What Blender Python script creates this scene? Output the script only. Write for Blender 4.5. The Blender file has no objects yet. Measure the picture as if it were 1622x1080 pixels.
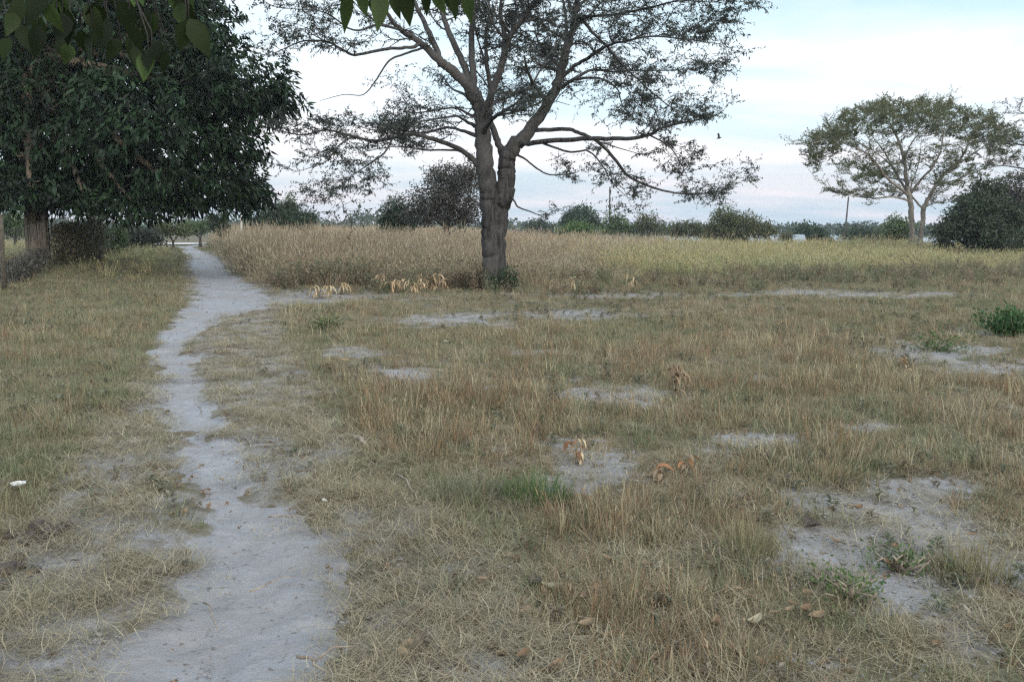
import bpy, math, random
import numpy as np
from mathutils import Vector, Matrix, noise as mnoise
rnd = random.Random(7)
rng = np.random.default_rng(11)
R = math.radians
sc = bpy.context.scene
COL = sc.collection

# ------------------------------------------------------------------ camera
FPX, W0, H0 = 1400.0, 1622.0, 1080.0
EYE, PITCH = 1.6, math.atan((540 - 365) / FPX)
cam_d = bpy.data.cameras.new('camera')
cam = bpy.data.objects.new('camera', cam_d); COL.objects.link(cam)
cam_d.sensor_width = 36.0
cam_d.lens = 36.0 * FPX / W0
cam_d.clip_start, cam_d.clip_end = 0.05, 6000
cam.location = (0, 0, EYE)
cam.rotation_euler = (math.pi / 2 - PITCH, 0, 0)
cam_d.dof.use_dof = True
cam_d.dof.focus_distance = 9.0
cam_d.dof.aperture_fstop = 8.0
sc.camera = cam

# ------------------------------------------------------------------ world
SUN_EL, SUN_AZ = R(14), R(152)         # azimuth from +Y: the low sun is behind the viewer, to the right
world = bpy.data.worlds.new('World'); sc.world = world
world.use_nodes = True
wt = world.node_tree; wt.nodes.clear()
def N(t, ty, **kw):
    n = t.nodes.new(ty)
    for k, v in kw.items(): setattr(n, k, v)
    return n
def ramp(t, fac, stops):
    n = N(t, 'ShaderNodeValToRGB'); e = n.color_ramp.elements
    while len(e) < len(stops): e.new(0.5)
    for i, (p, c) in enumerate(stops):
        e[i].position = p; e[i].color = tuple(c) + ((1,) if len(c) == 3 else ())
    t.links.new(fac, n.inputs['Fac']); return n.outputs['Color']
def math_(t, op, a, b=None, c=None, clamp=False):
    n = N(t, 'ShaderNodeMath', operation=op); n.use_clamp = clamp
    for i, v in enumerate((a, b, c)):
        if v is None: continue
        if hasattr(v, 'is_linked'): t.links.new(v, n.inputs[i])
        else: n.inputs[i].default_value = v
    return n.outputs[0]
def mix(t, f, a, b, mode='MIX'):
    n = N(t, 'ShaderNodeMix', data_type='RGBA', blend_type=mode)
    for s, v in ((n.inputs[0], f), (n.inputs[6], a), (n.inputs[7], b)):
        if hasattr(v, 'is_linked'): t.links.new(v, s)
        elif isinstance(v, (int, float)): s.default_value = v
        else: s.default_value = tuple(v) + ((1,) if len(v) == 3 else ())
    return n.outputs[2]
sky = N(wt, 'ShaderNodeTexSky', sky_type='NISHITA')
sky.sun_disc = False
sky.sun_elevation = SUN_EL
sky.sun_rotation = SUN_AZ
sky.air_density, sky.dust_density, sky.ozone_density = 1.0, 2.0, 1.5
tc = N(wt, 'ShaderNodeTexCoord')
sep = N(wt, 'ShaderNodeSeparateXYZ'); wt.links.new(tc.outputs['Generated'], sep.inputs[0])
zc = math_(wt, 'MAXIMUM', sep.outputs[2], 0.0)
# flat cloud sheet: project the direction on a plane overhead so bands flatten to the horizon
den = math_(wt, 'ADD', zc, 0.16)
px_ = math_(wt, 'DIVIDE', sep.outputs[0], den); py_ = math_(wt, 'DIVIDE', sep.outputs[1], den)
cmb = N(wt, 'ShaderNodeCombineXYZ')
wt.links.new(math_(wt, 'MULTIPLY', px_, 0.45), cmb.inputs[0]); wt.links.new(math_(wt, 'MULTIPLY', py_, 1.0), cmb.inputs[1])
cmb.inputs[2].default_value = 3.7
nz = N(wt, 'ShaderNodeTexNoise'); wt.links.new(cmb.outputs[0], nz.inputs['Vector'])
nz.inputs['Scale'].default_value = 1.6; nz.inputs['Detail'].default_value = 6; nz.inputs['Roughness'].default_value = 0.55
nz.inputs['Distortion'].default_value = 0.4
cl = ramp(wt, nz.outputs['Fac'], [(0.40, (0, 0, 0)), (0.66, (1, 1, 1))])
# direction to the sun
sv = (math.sin(SUN_AZ) * math.cos(SUN_EL), math.cos(SUN_AZ) * math.cos(SUN_EL), math.sin(SUN_EL))
dot = N(wt, 'ShaderNodeVectorMath', operation='DOT_PRODUCT'); wt.links.new(tc.outputs['Generated'], dot.inputs[0]); dot.inputs[1].default_value = sv
near = ramp(wt, dot.outputs['Value'], [(0.0, (0, 0, 0)), (0.5, (0.35,) * 3), (0.85, (0.8,) * 3), (1.0, (1, 1, 1))])
elev = ramp(wt, sep.outputs[2], [(0.0, (0.62, 0.63, 0.70)), (0.05, (0.72, 0.69, 0.73)), (0.11, (0.90, 0.86, 0.88)), (0.18, (0.82, 0.87, 0.91)), (0.28, (0.56, 0.67, 0.73)), (0.5, (0.78, 0.90, 1.04)), (1.0, (1.2, 1.34, 1.52))])
cloud = mix(wt, near, mix(wt, 1.0, elev, (1.08, 1.05, 1.04), 'MULTIPLY'), (1.9, 1.9, 1.95))
blue = mix(wt, near, mix(wt, 1.0, elev, (0.70, 0.86, 0.92), 'MULTIPLY'), (1.7, 1.75, 1.85))
veil = mix(wt, cl, blue, cloud)
veil10 = mix(wt, 1.0, veil, (9.4, 9.4, 9.4), 'MULTIPLY'); veil10.node.clamp_result = False
tot = mix(wt, 0.86, sky.outputs[0], veil10)
bg = N(wt, 'ShaderNodeBackground'); bg.inputs['Strength'].default_value = 0.1
wt.links.new(tot, bg.inputs['Color'])
wo = N(wt, 'ShaderNodeOutputWorld'); wt.links.new(bg.outputs[0], wo.inputs['Surface'])

sd = bpy.data.lights.new('sun', 'SUN'); sd.energy = 0.8; sd.angle = R(25); sd.color = (1.0, 0.94, 0.86)
so = bpy.data.objects.new('sun', sd); COL.objects.link(so)
so.rotation_euler = Vector(sv).to_track_quat('Z', 'Y').to_euler()
so.location = (0, 0, 30)

sc.view_settings.view_transform = 'Standard'; sc.view_settings.look = 'None'
sc.view_settings.exposure = 0.68; sc.view_settings.gamma = 1.0
cy = sc.cycles
cy.max_bounces = 5; cy.diffuse_bounces = 3; cy.glossy_bounces = 2; cy.transmission_bounces = 4
cy.transparent_max_bounces = 8; cy.volume_bounces = 0
cy.use_denoising = False; cy.use_adaptive_sampling = False
try: cy.denoiser = 'OPENIMAGEDENOISE'
except Exception: pass
cy.filter_width = 1.3

# ------------------------------------------------------------------ helpers
ca, sa = math.cos(PITCH), math.sin(PITCH)
def ray(px, py):
    u, v = (px - W0 / 2) / FPX, (H0 / 2 - py) / FPX
    return Vector((u, ca + v * sa, v * ca - sa))
def P(px, py, Y):                      # the point seen at that pixel of the photo, Y metres ahead
    d = ray(px, py); t = Y / d.y
    return Vector((d.x * t, Y, EYE + d.z * t))
def G(px, py):                         # same on level ground
    d = ray(px, py); t = EYE / max(1e-4, -d.z)
    return (d.x * t, d.y * t)
def proj(x, y, z=0.0):                 # arrays allowed
    zz = z - EYE
    dep = y * ca - zz * sa; up = y * sa + zz * ca
    dep = np.maximum(dep, 1e-3)
    return W0 / 2 + FPX * x / dep, H0 / 2 - FPX * up / dep
def sstep(a, b, x):
    t = np.clip((x - a) / (b - a), 0, 1); return t * t * (3 - 2 * t)
# value noise on arrays
_perm = np.random.default_rng(5).random((256, 256))
def vn(x, y, s=1.0, o=0):
    x = np.asarray(x, float) / s + 37.3 + o * 17.7; y = np.asarray(y, float) / s + 91.1 + o * 5.3
    xi, yi = np.floor(x).astype(int), np.floor(y).astype(int); fx, fy = x - xi, y - yi
    fx = fx * fx * (3 - 2 * fx); fy = fy * fy * (3 - 2 * fy)
    g = lambda a, b: _perm[a & 255, b & 255]
    return (g(xi, yi) * (1 - fx) + g(xi + 1, yi) * fx) * (1 - fy) + (g(xi, yi + 1) * (1 - fx) + g(xi + 1, yi + 1) * fx) * fy
def fbm(x, y, s, o=0, n=3):
    return sum(vn(x, y, s / 2 ** k, o + k) * 0.5 ** k for k in range(n)) / sum(0.5 ** k for k in range(n))

def mesh(name, V, F, mats, parent=None, smooth=False, mat_idx=None, tint=None, loc=None):
    me = bpy.data.meshes.new(name)
    V = np.asarray(V, dtype=np.float32).reshape(-1, 3)
    if isinstance(F, np.ndarray):
        nf, k = F.shape
        me.vertices.add(len(V)); me.vertices.foreach_set('co', V.ravel())
        me.loops.add(nf * k); me.loops.foreach_set('vertex_index', F.astype(np.int32).ravel())
        me.polygons.add(nf)
        me.polygons.foreach_set('loop_start', np.arange(0, nf * k, k, dtype=np.int32))
        me.update(calc_edges=True)
    else:
        me.from_pydata([tuple(map(float, v)) for v in V], [], [tuple(f) for f in F])
    for m in (mats if isinstance(mats, (list, tuple)) else [mats]): me.materials.append(m)
    if mat_idx is not None: me.polygons.foreach_set('material_index', np.asarray(mat_idx, dtype=np.int32))
    if smooth: me.polygons.foreach_set('use_smooth', np.ones(len(me.polygons), dtype=bool))
    if tint is not None:
        a = me.attributes.new('tint', 'FLOAT', 'POINT'); a.data.foreach_set('value', np.asarray(tint, dtype=np.float32))
    o = bpy.data.objects.new(name, me); COL.objects.link(o)
    if parent is not None: o.parent = parent
    if loc is not None: o.location = loc
    return o
def tag(o, label=None, cat=None, group=None, kind=None):
    if label: o['label'] = label
    if cat: o['category'] = cat
    if group: o['group'] = group
    if kind: o['kind'] = kind
    return o
def empty(name, loc, label, cat, group=None):
    o = bpy.data.objects.new(name, None); COL.objects.link(o); o.location = loc; o.empty_display_size = 0.3
    return tag(o, label, cat, group)

class MB:
    def __init__(s): s.V = []; s.F = []; s.M = []
    def tube(s, pts, rad, sides=8, m=0, bark=0.0, cap=True):
        pts = [Vector(p) for p in pts]; n = len(pts); b = len(s.V)
        up = Vector((0.31, 0.17, 0.93)); prev = None
        for i, p in enumerate(pts):
            t = (pts[min(i + 1, n - 1)] - pts[max(i - 1, 0)])
            if t.length < 1e-9: t = Vector((0, 0, 1))
            t.normalize()
            if prev is None:
                a = t.cross(Vector((1, 0.2, 0.1)));
                if a.length < 0.1: a = t.cross(Vector((0, 1, 0)))
            else: a = prev - t * prev.dot(t)
            a.normalize(); prev = a; c = t.cross(a)
            for k in range(sides):
                an = 2 * math.pi * k / sides; r = rad[i]
                if bark: r *= 1 + bark * (mnoise.noise(Vector((math.cos(an) * 1.6, math.sin(an) * 1.6, p.z * 0.9))) * 1.1 + 0.5 * mnoise.noise(Vector((math.cos(an) * 5, math.sin(an) * 5, p.z * 3))))
                q = p + (a * math.cos(an) + c * math.sin(an)) * r
                s.V.append((q.x, q.y, q.z))
        for i in range(n - 1):
            for k in range(sides):
                k2 = (k + 1) % sides
                s.F.append((b + i * sides + k, b + i * sides + k2, b + (i + 1) * sides + k2, b + (i + 1) * sides + k)); s.M.append(m)
        if cap:
            s.F.append(tuple(b + (n - 1) * sides + k for k in range(sides))); s.M.append(m)
            s.F.append(tuple(b + k for k in reversed(range(sides)))); s.M.append(m)
    def box(s, c, d, m=0, rz=0.0):
        b = len(s.V); cr, sr = math.cos(rz), math.sin(rz)
        for z in (-.5, .5):
            for x, y in ((-.5, -.5), (.5, -.5), (.5, .5), (-.5, .5)):
                X, Y = x * d[0], y * d[1]
                s.V.append((c[0] + X * cr - Y * sr, c[1] + X * sr + Y * cr, c[2] + z * d[2]))
        for f in ((3, 2, 1, 0), (4, 5, 6, 7), (0, 1, 5, 4), (1, 2, 6, 5), (2, 3, 7, 6), (3, 0, 4, 7)):
            s.F.append(tuple(b + i for i in f)); s.M.append(m)
    def build(s, name, mats, parent=None, smooth=True, loc=None):
        return mesh(name, s.V, s.F, mats, parent, smooth, s.M, loc=loc)

# ------------------------------------------------------------------ materials
def newmat(name):
    m = bpy.data.materials.new(name); m.use_nodes = True; m.node_tree.nodes.clear()
    o = N(m.node_tree, 'ShaderNodeOutputMaterial'); return m, m.node_tree, o
def noise_tex(t, scale, detail=4, rough=0.55, vec=None, dist=0.0):
    n = N(t, 'ShaderNodeTexNoise'); n.inputs['Scale'].default_value = scale; n.inputs['Detail'].default_value = detail
    n.inputs['Roughness'].default_value = rough; n.inputs['Distortion'].default_value = dist
    if vec is not None: t.links.new(vec, n.inputs['Vector'])
    return n.outputs['Fac']
def mapped(t, sx, sy, sz):
    g = N(t, 'ShaderNodeNewGeometry'); m = N(t, 'ShaderNodeMapping'); m.inputs['Scale'].default_value = (sx, sy, sz)
    t.links.new(g.outputs['Position'], m.inputs['Vector']); return m.outputs[0]
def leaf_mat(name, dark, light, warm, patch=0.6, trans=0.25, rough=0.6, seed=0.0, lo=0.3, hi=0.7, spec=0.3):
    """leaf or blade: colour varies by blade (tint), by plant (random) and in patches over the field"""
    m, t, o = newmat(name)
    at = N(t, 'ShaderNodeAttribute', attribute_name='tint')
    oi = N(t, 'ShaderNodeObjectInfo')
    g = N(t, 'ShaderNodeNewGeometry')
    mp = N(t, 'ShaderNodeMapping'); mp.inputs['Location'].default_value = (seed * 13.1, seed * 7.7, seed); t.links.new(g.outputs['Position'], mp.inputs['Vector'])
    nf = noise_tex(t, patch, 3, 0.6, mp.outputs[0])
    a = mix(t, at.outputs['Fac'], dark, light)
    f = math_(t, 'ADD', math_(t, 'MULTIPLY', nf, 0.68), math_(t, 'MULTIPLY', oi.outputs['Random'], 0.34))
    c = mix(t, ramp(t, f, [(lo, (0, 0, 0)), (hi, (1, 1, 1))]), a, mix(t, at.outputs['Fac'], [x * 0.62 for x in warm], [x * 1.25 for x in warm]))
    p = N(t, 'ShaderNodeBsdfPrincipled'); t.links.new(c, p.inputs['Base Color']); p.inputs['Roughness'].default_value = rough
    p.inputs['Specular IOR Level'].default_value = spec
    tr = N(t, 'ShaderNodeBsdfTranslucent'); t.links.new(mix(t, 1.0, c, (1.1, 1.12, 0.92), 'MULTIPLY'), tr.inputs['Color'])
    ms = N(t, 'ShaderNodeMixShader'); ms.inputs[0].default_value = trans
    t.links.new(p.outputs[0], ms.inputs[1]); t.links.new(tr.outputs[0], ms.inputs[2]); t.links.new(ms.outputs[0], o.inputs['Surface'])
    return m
def bark_mat(name, c1, c2, c3=None, scale=6.0):
    m, t, o = newmat(name)
    v = mapped(t, 1, 1, 0.22)
    n1 = noise_tex(t, scale * 2.2, 6, 0.65, v, 0.6); n2 = noise_tex(t, 0.9, 4, 0.6, mapped(t, 1, 1, 0.6))
    c = mix(t, ramp(t, n1, [(0.35, (0, 0, 0)), (0.65, (1, 1, 1))]), c1, c2)
    if c3: c = mix(t, ramp(t, n2, [(0.45, (0, 0, 0)), (0.65, (0.8,) * 3)]), c, c3)
    p = N(t, 'ShaderNodeBsdfPrincipled'); t.links.new(c, p.inputs['Base Color']); p.inputs['Roughness'].default_value = 0.9
    p.inputs['Specular IOR Level'].default_value = 0.15
    b = N(t, 'ShaderNodeBump'); b.inputs['Strength'].default_value = 0.9; b.inputs['Distance'].default_value = 0.04
    t.links.new(n1, b.inputs['Height']); t.links.new(b.outputs[0], p.inputs['Normal'])
    t.links.new(p.outputs[0], o.inputs['Surface']); return m
def plain_mat(name, c1, c2, scale=8.0, rough=0.85, metal=0.0, bump=0.3):
    m, t, o = newmat(name)
    n1 = noise_tex(t, scale, 5, 0.6, mapped(t, 1, 1, 1))
    p = N(t, 'ShaderNodeBsdfPrincipled'); t.links.new(mix(t, ramp(t, n1, [(0.3, (0, 0, 0)), (0.7, (1, 1, 1))]), c1, c2), p.inputs['Base Color'])
    p.inputs['Roughness'].default_value = rough; p.inputs['Metallic'].default_value = metal
    b = N(t, 'ShaderNodeBump'); b.inputs['Strength'].default_value = bump; b.inputs['Distance'].default_value = 0.01
    t.links.new(n1, b.inputs['Height']); t.links.new(b.outputs[0], p.inputs['Normal'])
    t.links.new(p.outputs[0], o.inputs['Surface']); return m
def soil_mat(name, thatch):
    """pale grey sand; 'thatch' adds the flattened dead grass and humus between the plants"""
    m, t, o = newmat(name)
    v = mapped(t, 1, 1, 1)
    big = noise_tex(t, 0.7, 5, 0.6, v, 0.3); mid = noise_tex(t, 5.0, 6, 0.65, v, 0.4); fine = noise_tex(t, 60.0, 5, 0.7, v); spk = noise_tex(t, 28.0, 3, 0.5, v)
    sand = mix(t, ramp(t, mid, [(0.3, (0, 0, 0)), (0.7, (1, 1, 1))]), (0.24, 0.24, 0.25), (0.36, 0.36, 0.37))
    sand = mix(t, ramp(t, big, [(0.4, (0, 0, 0)), (0.65, (1, 1, 1))]), sand, (0.27, 0.25, 0.24))
    sand = mix(t, ramp(t, spk, [(0.63, (0, 0, 0)), (0.70, (0.75,) * 3)]), sand, (0.12, 0.10, 0.08))
    str_ = noise_tex(t, 9.0, 6, 0.75, mapped(t, 1.0, 2.2, 1.0), 2.5)
    sand = mix(t, ramp(t, str_, [(0.50, (0, 0, 0)), (0.66, (0.55,) * 3)]), sand, (0.21, 0.185, 0.15))
    if thatch:
        at = N(t, 'ShaderNodeAttribute', attribute_name='tint')
        v2 = mapped(t, 1.0, 3.0, 1.0); st = noise_tex(t, 16.0, 6, 0.75, v2, 1.5)
        humus = mix(t, ramp(t, st, [(0.35, (0, 0, 0)), (0.68, (1, 1, 1))]), (0.055, 0.043, 0.03), (0.22, 0.175, 0.11))
        humus = mix(t, ramp(t, big, [(0.42, (0, 0, 0)), (0.6, (1, 1, 1))]), humus, mix(t, st, (0.085, 0.075, 0.048), (0.20, 0.175, 0.11)))
        f = math_(t, 'ADD', at.outputs['Fac'], math_(t, 'MULTIPLY', math_(t, 'SUBTRACT', mid, 0.5), 1.3))
        f = ramp(t, f, [(0.34, (0, 0, 0)), (0.72, (1, 1, 1))])
        lit = ramp(t, noise_tex(t, 22.0, 5, 0.8, mapped(t, 1.0, 2.6, 1.0), 2.0), [(0.50, (0, 0, 0)), (0.60, (0.75,) * 3)])
        col = mix(t, f, humus, mix(t, lit, sand, humus))
    else: col = sand
    p = N(t, 'ShaderNodeBsdfPrincipled'); t.links.new(col, p.inputs['Base Color']); p.inputs['Roughness'].default_value = 0.95
    p.inputs['Specular IOR Level'].default_value = 0.1
    hsum = math_(t, 'ADD', math_(t, 'MULTIPLY', mid, 1.0), math_(t, 'MULTIPLY', fine, 0.25))
    b = N(t, 'ShaderNodeBump'); b.inputs['Strength'].default_value = 0.8; b.inputs['Distance'].default_value = 0.045
    t.links.new(hsum, b.inputs['Height']); t.links.new(b.outputs[0], p.inputs['Normal'])
    t.links.new(p.outputs[0], o.inputs['Surface']); return m
M = {}
M['ground'] = soil_mat('soil_and_thatch', True)
M['path'] = soil_mat('path_sand', False)
M['bark_grey'] = bark_mat('bark_grey_brown', (0.020, 0.019, 0.019), (0.080, 0.075, 0.070), (0.10, 0.095, 0.088))
M['bark_pale'] = bark_mat('bark_pale', (0.10, 0.09, 0.075), (0.27, 0.245, 0.205), (0.34, 0.31, 0.26), 3.0)
M['bark_tan'] = bark_mat('bark_tan', (0.05, 0.043, 0.032), (0.15, 0.125, 0.09), (0.28, 0.22, 0.155), 3.0)
M['bark_dark'] = bark_mat('bark_dark', (0.03, 0.027, 0.022), (0.09, 0.08, 0.065))
M['leaf_acacia'] = leaf_mat('acacia_leaf', (0.02, 0.028, 0.022), (0.06, 0.08, 0.055), (0.042, 0.048, 0.038), 0.8, 0.2)
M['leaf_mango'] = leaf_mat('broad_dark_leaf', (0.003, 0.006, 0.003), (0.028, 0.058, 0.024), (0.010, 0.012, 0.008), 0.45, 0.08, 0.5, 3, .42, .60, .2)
M['leaf_umbrella'] = leaf_mat('umbrella_leaf', (0.06, 0.075, 0.03), (0.16, 0.17, 0.075), (0.10, 0.10, 0.05), 0.5, 0.3, 0.6, 1)
M['leaf_scrub'] = leaf_mat('scrub_leaf', (0.03, 0.035, 0.026), (0.095, 0.095, 0.072), (0.075, 0.065, 0.055), 0.35, 0.2, 0.6, 2)
M['leaf_dense'] = leaf_mat('dense_leaf', (0.014, 0.032, 0.015), (0.055, 0.105, 0.045), (0.045, 0.058, 0.032), 0.3, 0.12, 0.55, 5)
M['leaf_bright'] = leaf_mat('bright_bush_leaf', (0.05, 0.10, 0.03), (0.14, 0.21, 0.075), (0.08, 0.12, 0.045), 0.5, 0.3, 0.6, 6)
M['leaf_mid'] = leaf_mat('mid_green_leaf', (0.03, 0.065, 0.022), (0.13, 0.20, 0.075), (0.10, 0.105, 0.045), 0.4, 0.2, 0.6, 8)
M['leaf_green'] = leaf_mat('fresh_green_leaf', (0.03, 0.075, 0.025), (0.08, 0.16, 0.055), (0.05, 0.10, 0.04), 0.9, 0.25, 0.6, 7)
M['leaf_near'] = leaf_mat('hanging_leaf', (0.010, 0.018, 0.006), (0.13, 0.21, 0.065), (0.018, 0.028, 0.010), 3.0, 0.35, 0.5, 4, .35, .6, .15)
M['leaf_vine'] = leaf_mat('vine_leaf', (0.04, 0.04, 0.022), (0.15, 0.14, 0.085), (0.10, 0.08, 0.05), 1.2, 0.2, 0.7, 9)
M['straw_tall'] = leaf_mat('tall_grass_straw', (0.20, 0.155, 0.11), (0.58, 0.50, 0.38), (0.32, 0.24, 0.165), 0.5, 0.4, 0.7, 10, 0.42, 0.66, 0.1)
M['straw_yellow'] = leaf_mat('tall_grass_yellow_green', (0.20, 0.20, 0.10), (0.46, 0.46, 0.27), (0.42, 0.35, 0.19), 0.16, 0.35, 0.7, 11, 0.45, 0.62, 0.1)
M['tuft_dry'] = leaf_mat('dry_tuft', (0.14, 0.12, 0.075), (0.49, 0.425, 0.28), (0.25, 0.17, 0.105), 1.3, 0.3, 0.7, 12, 0.44, 0.58, 0.1)
M['tuft_green'] = leaf_mat('grey_green_tuft', (0.075, 0.085, 0.045), (0.25, 0.28, 0.165), (0.26, 0.225, 0.135), 1.5, 0.3, 0.7, 13, 0.4, 0.62, 0.1)
M['mat'] = leaf_mat('cut_straw', (0.19, 0.155, 0.10), (0.50, 0.435, 0.295), (0.29, 0.245, 0.165), 0.9, 0.15, 0.8, 14, 0.4, 0.65, 0.1)
M['weed'] = leaf_mat('weed_leaf', (0.10, 0.11, 0.075), (0.22, 0.235, 0.165), (0.21, 0.175, 0.135), 1.1, 0.2, 0.7, 15, 0.4, 0.65, 0.1)
M['dead_leaf'] = leaf_mat('dead_leaf', (0.12, 0.08, 0.045), (0.36, 0.27, 0.18), (0.20, 0.13, 0.08), 4.0, 0.15, 0.8, 16, 0.4, 0.6, 0.1)
M['maize'] = leaf_mat('dried_maize', (0.30, 0.22, 0.12), (0.62, 0.50, 0.33), (0.42, 0.30, 0.18), 2.0, 0.25, 0.75, 17, 0.4, 0.65, 0.1)
M['orange'] = leaf_mat('orange_leaf', (0.20, 0.09, 0.04), (0.38, 0.18, 0.08), (0.32, 0.20, 0.10), 9.0, 0.2, 0.7, 18, 0.5, 0.75)
M['twig'] = plain_mat('dry_wood', (0.16, 0.12, 0.085), (0.36, 0.30, 0.23), 30)
M['clod'] = plain_mat('dark_clod', (0.03, 0.024, 0.02), (0.10, 0.08, 0.065), 25, 0.95, 0, 0.9)
M['white'] = plain_mat('weathered_white', (0.5, 0.49, 0.46), (0.78, 0.77, 0.74), 12, 0.7)
M['post'] = plain_mat('fence_post_wood', (0.035, 0.03, 0.022), (0.10, 0.085, 0.06), 14)
M['post_pale'] = plain_mat('pale_post', (0.35, 0.33, 0.28), (0.52, 0.5, 0.44), 14)
M['wire'] = plain_mat('wire', (0.16, 0.16, 0.15), (0.30, 0.29, 0.27), 20, 0.5, 0.8)
M['tin'] = plain_mat('tin_roof', (0.25, 0.27, 0.28), (0.38, 0.40, 0.41), 1.5, 0.45, 0.5)
M['plaster'] = plain_mat('plaster_white', (0.32, 0.31, 0.29), (0.45, 0.44, 0.42), 2)
M['plaster_red'] = plain_mat('plaster_orange', (0.36, 0.2, 0.12), (0.5, 0.28, 0.17), 2)
M['dark'] = plain_mat('dark_opening', (0.02, 0.02, 0.02), (0.04, 0.04, 0.04), 3)
M['bird'] = plain_mat('dark_feathers', (0.02, 0.02, 0.02), (0.05, 0.045, 0.04), 40)

# ------------------------------------------------------------------ ground and path
ROWS = [(1080, 165, 495), (1040, 180, 525), (1000, 215, 540), (950, 258, 538), (900, 280, 528), (850, 292, 492), (800, 300, 447), (770, 296, 415), (740, 292, 380), (700, 290, 342),
        (670, 280, 334), (640, 274, 319), (600, 264, 304), (560, 250, 289), (530, 262, 302), (505, 284, 345), (490, 296, 415), (470, 312, 425), (450, 316, 392), (433, 305, 362),
        (421, 312, 346), (408, 292, 318), (398, 285, 304), (391, 284, 300)]
_r = []
for py, l, r in ROWS:
    a, b = G(l, py), G(r, py); _r.append((a[1], a[0], b[0]))
_r.sort()
RY = np.array([-8.0] + [q[0] for q in _r] + [105.0]); RL = np.array([_r[0][1] - 0.1] + [q[1] for q in _r] + [_r[-1][1] - 4]); RR = np.array([_r[0][2] + 0.3] + [q[2] for q in _r] + [_r[-1][2] - 4.5])
def path_lr(y):
    return np.interp(y, RY, RL), np.interp(y, RY, RR)
def path_mask(x, y, soft=0.17):
    l, r = path_lr(y); w = soft * (1 + 0.05 * np.clip(y, 0, 80))
    n = (fbm(x, y, 0.45, 3) - 0.5) * 0.38 * (1 + .03 * np.clip(y, 0, 80)) + (fbm(x, y, 0.12, 8) - 0.5) * 0.16 + (fbm(x, y * .5, 1.6, 9) - .5) * .02 * np.clip(y - 8, 0, 60)
    d = np.minimum(x - l, r - x) + n - .02
    return sstep(-w, w, d) * (y < 103)
def base_h(x, y):
    x = np.asarray(x, float); y = np.asarray(y, float)
    h = (fbm(x, y, 3.5, 20) - 0.5) * 0.14 * np.exp(-np.abs(y) / 200)
    h = h - 1.7 * sstep(55, 105, y) * sstep(-12, 12, x)
    h = h + 0.35 * sstep(-11.0, -16.0, x) * sstep(10, 20, y) * (1 - sstep(60, 90, y))
    h = h + (fbm(x, y, 60, 30) - 0.5) * 1.0 * sstep(110, 220, y)
    return h
def micro(x, y):
    return (fbm(x, y, 0.30, 12) - 0.5) * 0.035 + (fbm(x, y, 0.09, 15, 2) - 0.5) * 0.012
PATCH = [(690, 506, 100, 9), (930, 500, 80, 8), (960, 632, 95, 14), (790, 620, 30, 8), (1195, 700, 75, 17), (945, 742, 70, 28), (1380, 680, 45, 8), (1330, 800, 120, 36), (1460, 835, 140, 42),
         (1290, 850, 70, 40), (1430, 920, 80, 45), (1530, 985, 70, 45), (1480, 565, 95, 13), (1590, 590, 60, 10), (500, 474, 130, 11), (60, 880, 80, 50), (110, 1030, 120, 35), (1200, 605, 34, 9),
         (1010, 470, 160, 6), (1300, 465, 140, 5), (1390, 470, 120, 6), (650, 600, 60, 8), (900, 770, 60, 20), (560, 560, 50, 10), (1350, 880, 150, 30), (1560, 900, 90, 40), (1450, 780, 120, 18), (860, 560, 60, 6)]
def bare(x, y):
    """0..1: how bare the sand lies there (patches of the field)"""
    px, py = proj(x, y); b = np.zeros_like(px)
    for cx, cy_, rx, ry in PATCH:
        d = ((px - cx) / rx) ** 2 + ((py - cy_) / ry) ** 2
        b = np.maximum(b, np.exp(-d * 0.9))
    n = fbm(x, y, 1.6, 40, 4); n2 = fbm(x, y, 0.35, 44)
    b = b * .95 + (n - 0.52) * 0.95 + (n2 - 0.5) * 0.95 + (fbm(x, y, .12, 47) - .5) * .3
    return np.clip(b, 0, 1) * (y < 60)
MRy = [430, 460, 500, 560, 650, 760, 850, 960, 1080]; MRx = [400, 440, 450, 480, 530, 610, 700, 830, 960]
MLy = [430, 480, 560, 640, 700, 780, 850, 960, 1080]; MLx = [290, 290, 235, 200, 150, 80, 20, -120, -260]
def matzone(x, y):
    px, py = proj(x, y)
    r = np.interp(py, MRy, MRx); l = np.interp(py, MLy, MLx)
    n = (fbm(x, y, 0.8, 50) - 0.5) * 160 * np.clip((py - 365) / 500, 0.03, 1.4)
    w = 45 * np.clip((py - 365) / 400, 0.05, 1.5)
    return sstep(-w, w, np.minimum(px + n - l, r + n - px)) * (y < 55)

def field_edge(px):                     # image row where the tall grass begins
    return np.interp(px, [300, 335, 350, 385, 430, 520, 760, 1000, 1250, 1650], [384, 392, 408, 436, 449, 455, 449, 440, 431, 424])
angs = np.concatenate([np.linspace(-180, -42, 70, endpoint=False), np.linspace(-42, 42, 760, endpoint=False), np.linspace(42, 180, 71)])
rad = np.concatenate([[0.05, 0.6, 1.2], np.geomspace(1.8, 60, 620), np.geomspace(61, 3500, 120)])
A, RA = np.meshgrid(np.radians(angs), rad)
gx, gy = RA * np.sin(A), RA * np.cos(A)
pm = path_mask(gx, gy)
gz = base_h(gx, gy) + micro(gx, gy) * (1 - 0.5 * pm) - 0.06 * pm
tintg = np.clip(np.maximum(bare(gx, gy), pm) * 0.9 + 0.08, 0, 1)
mz = matzone(gx, gy); tintg = np.maximum(tintg, mz * (0.25 + 0.5 * fbm(gx, gy, 0.5, 60)))
na, nr = len(angs), len(rad)
ii, jj = np.meshgrid(np.arange(nr - 1), np.arange(na - 1), indexing='ij')
Fg = np.stack([ii * na + jj, ii * na + jj + 1, (ii + 1) * na + jj + 1, (ii + 1) * na + jj], -1).reshape(-1, 4)[:, ::-1]
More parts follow.
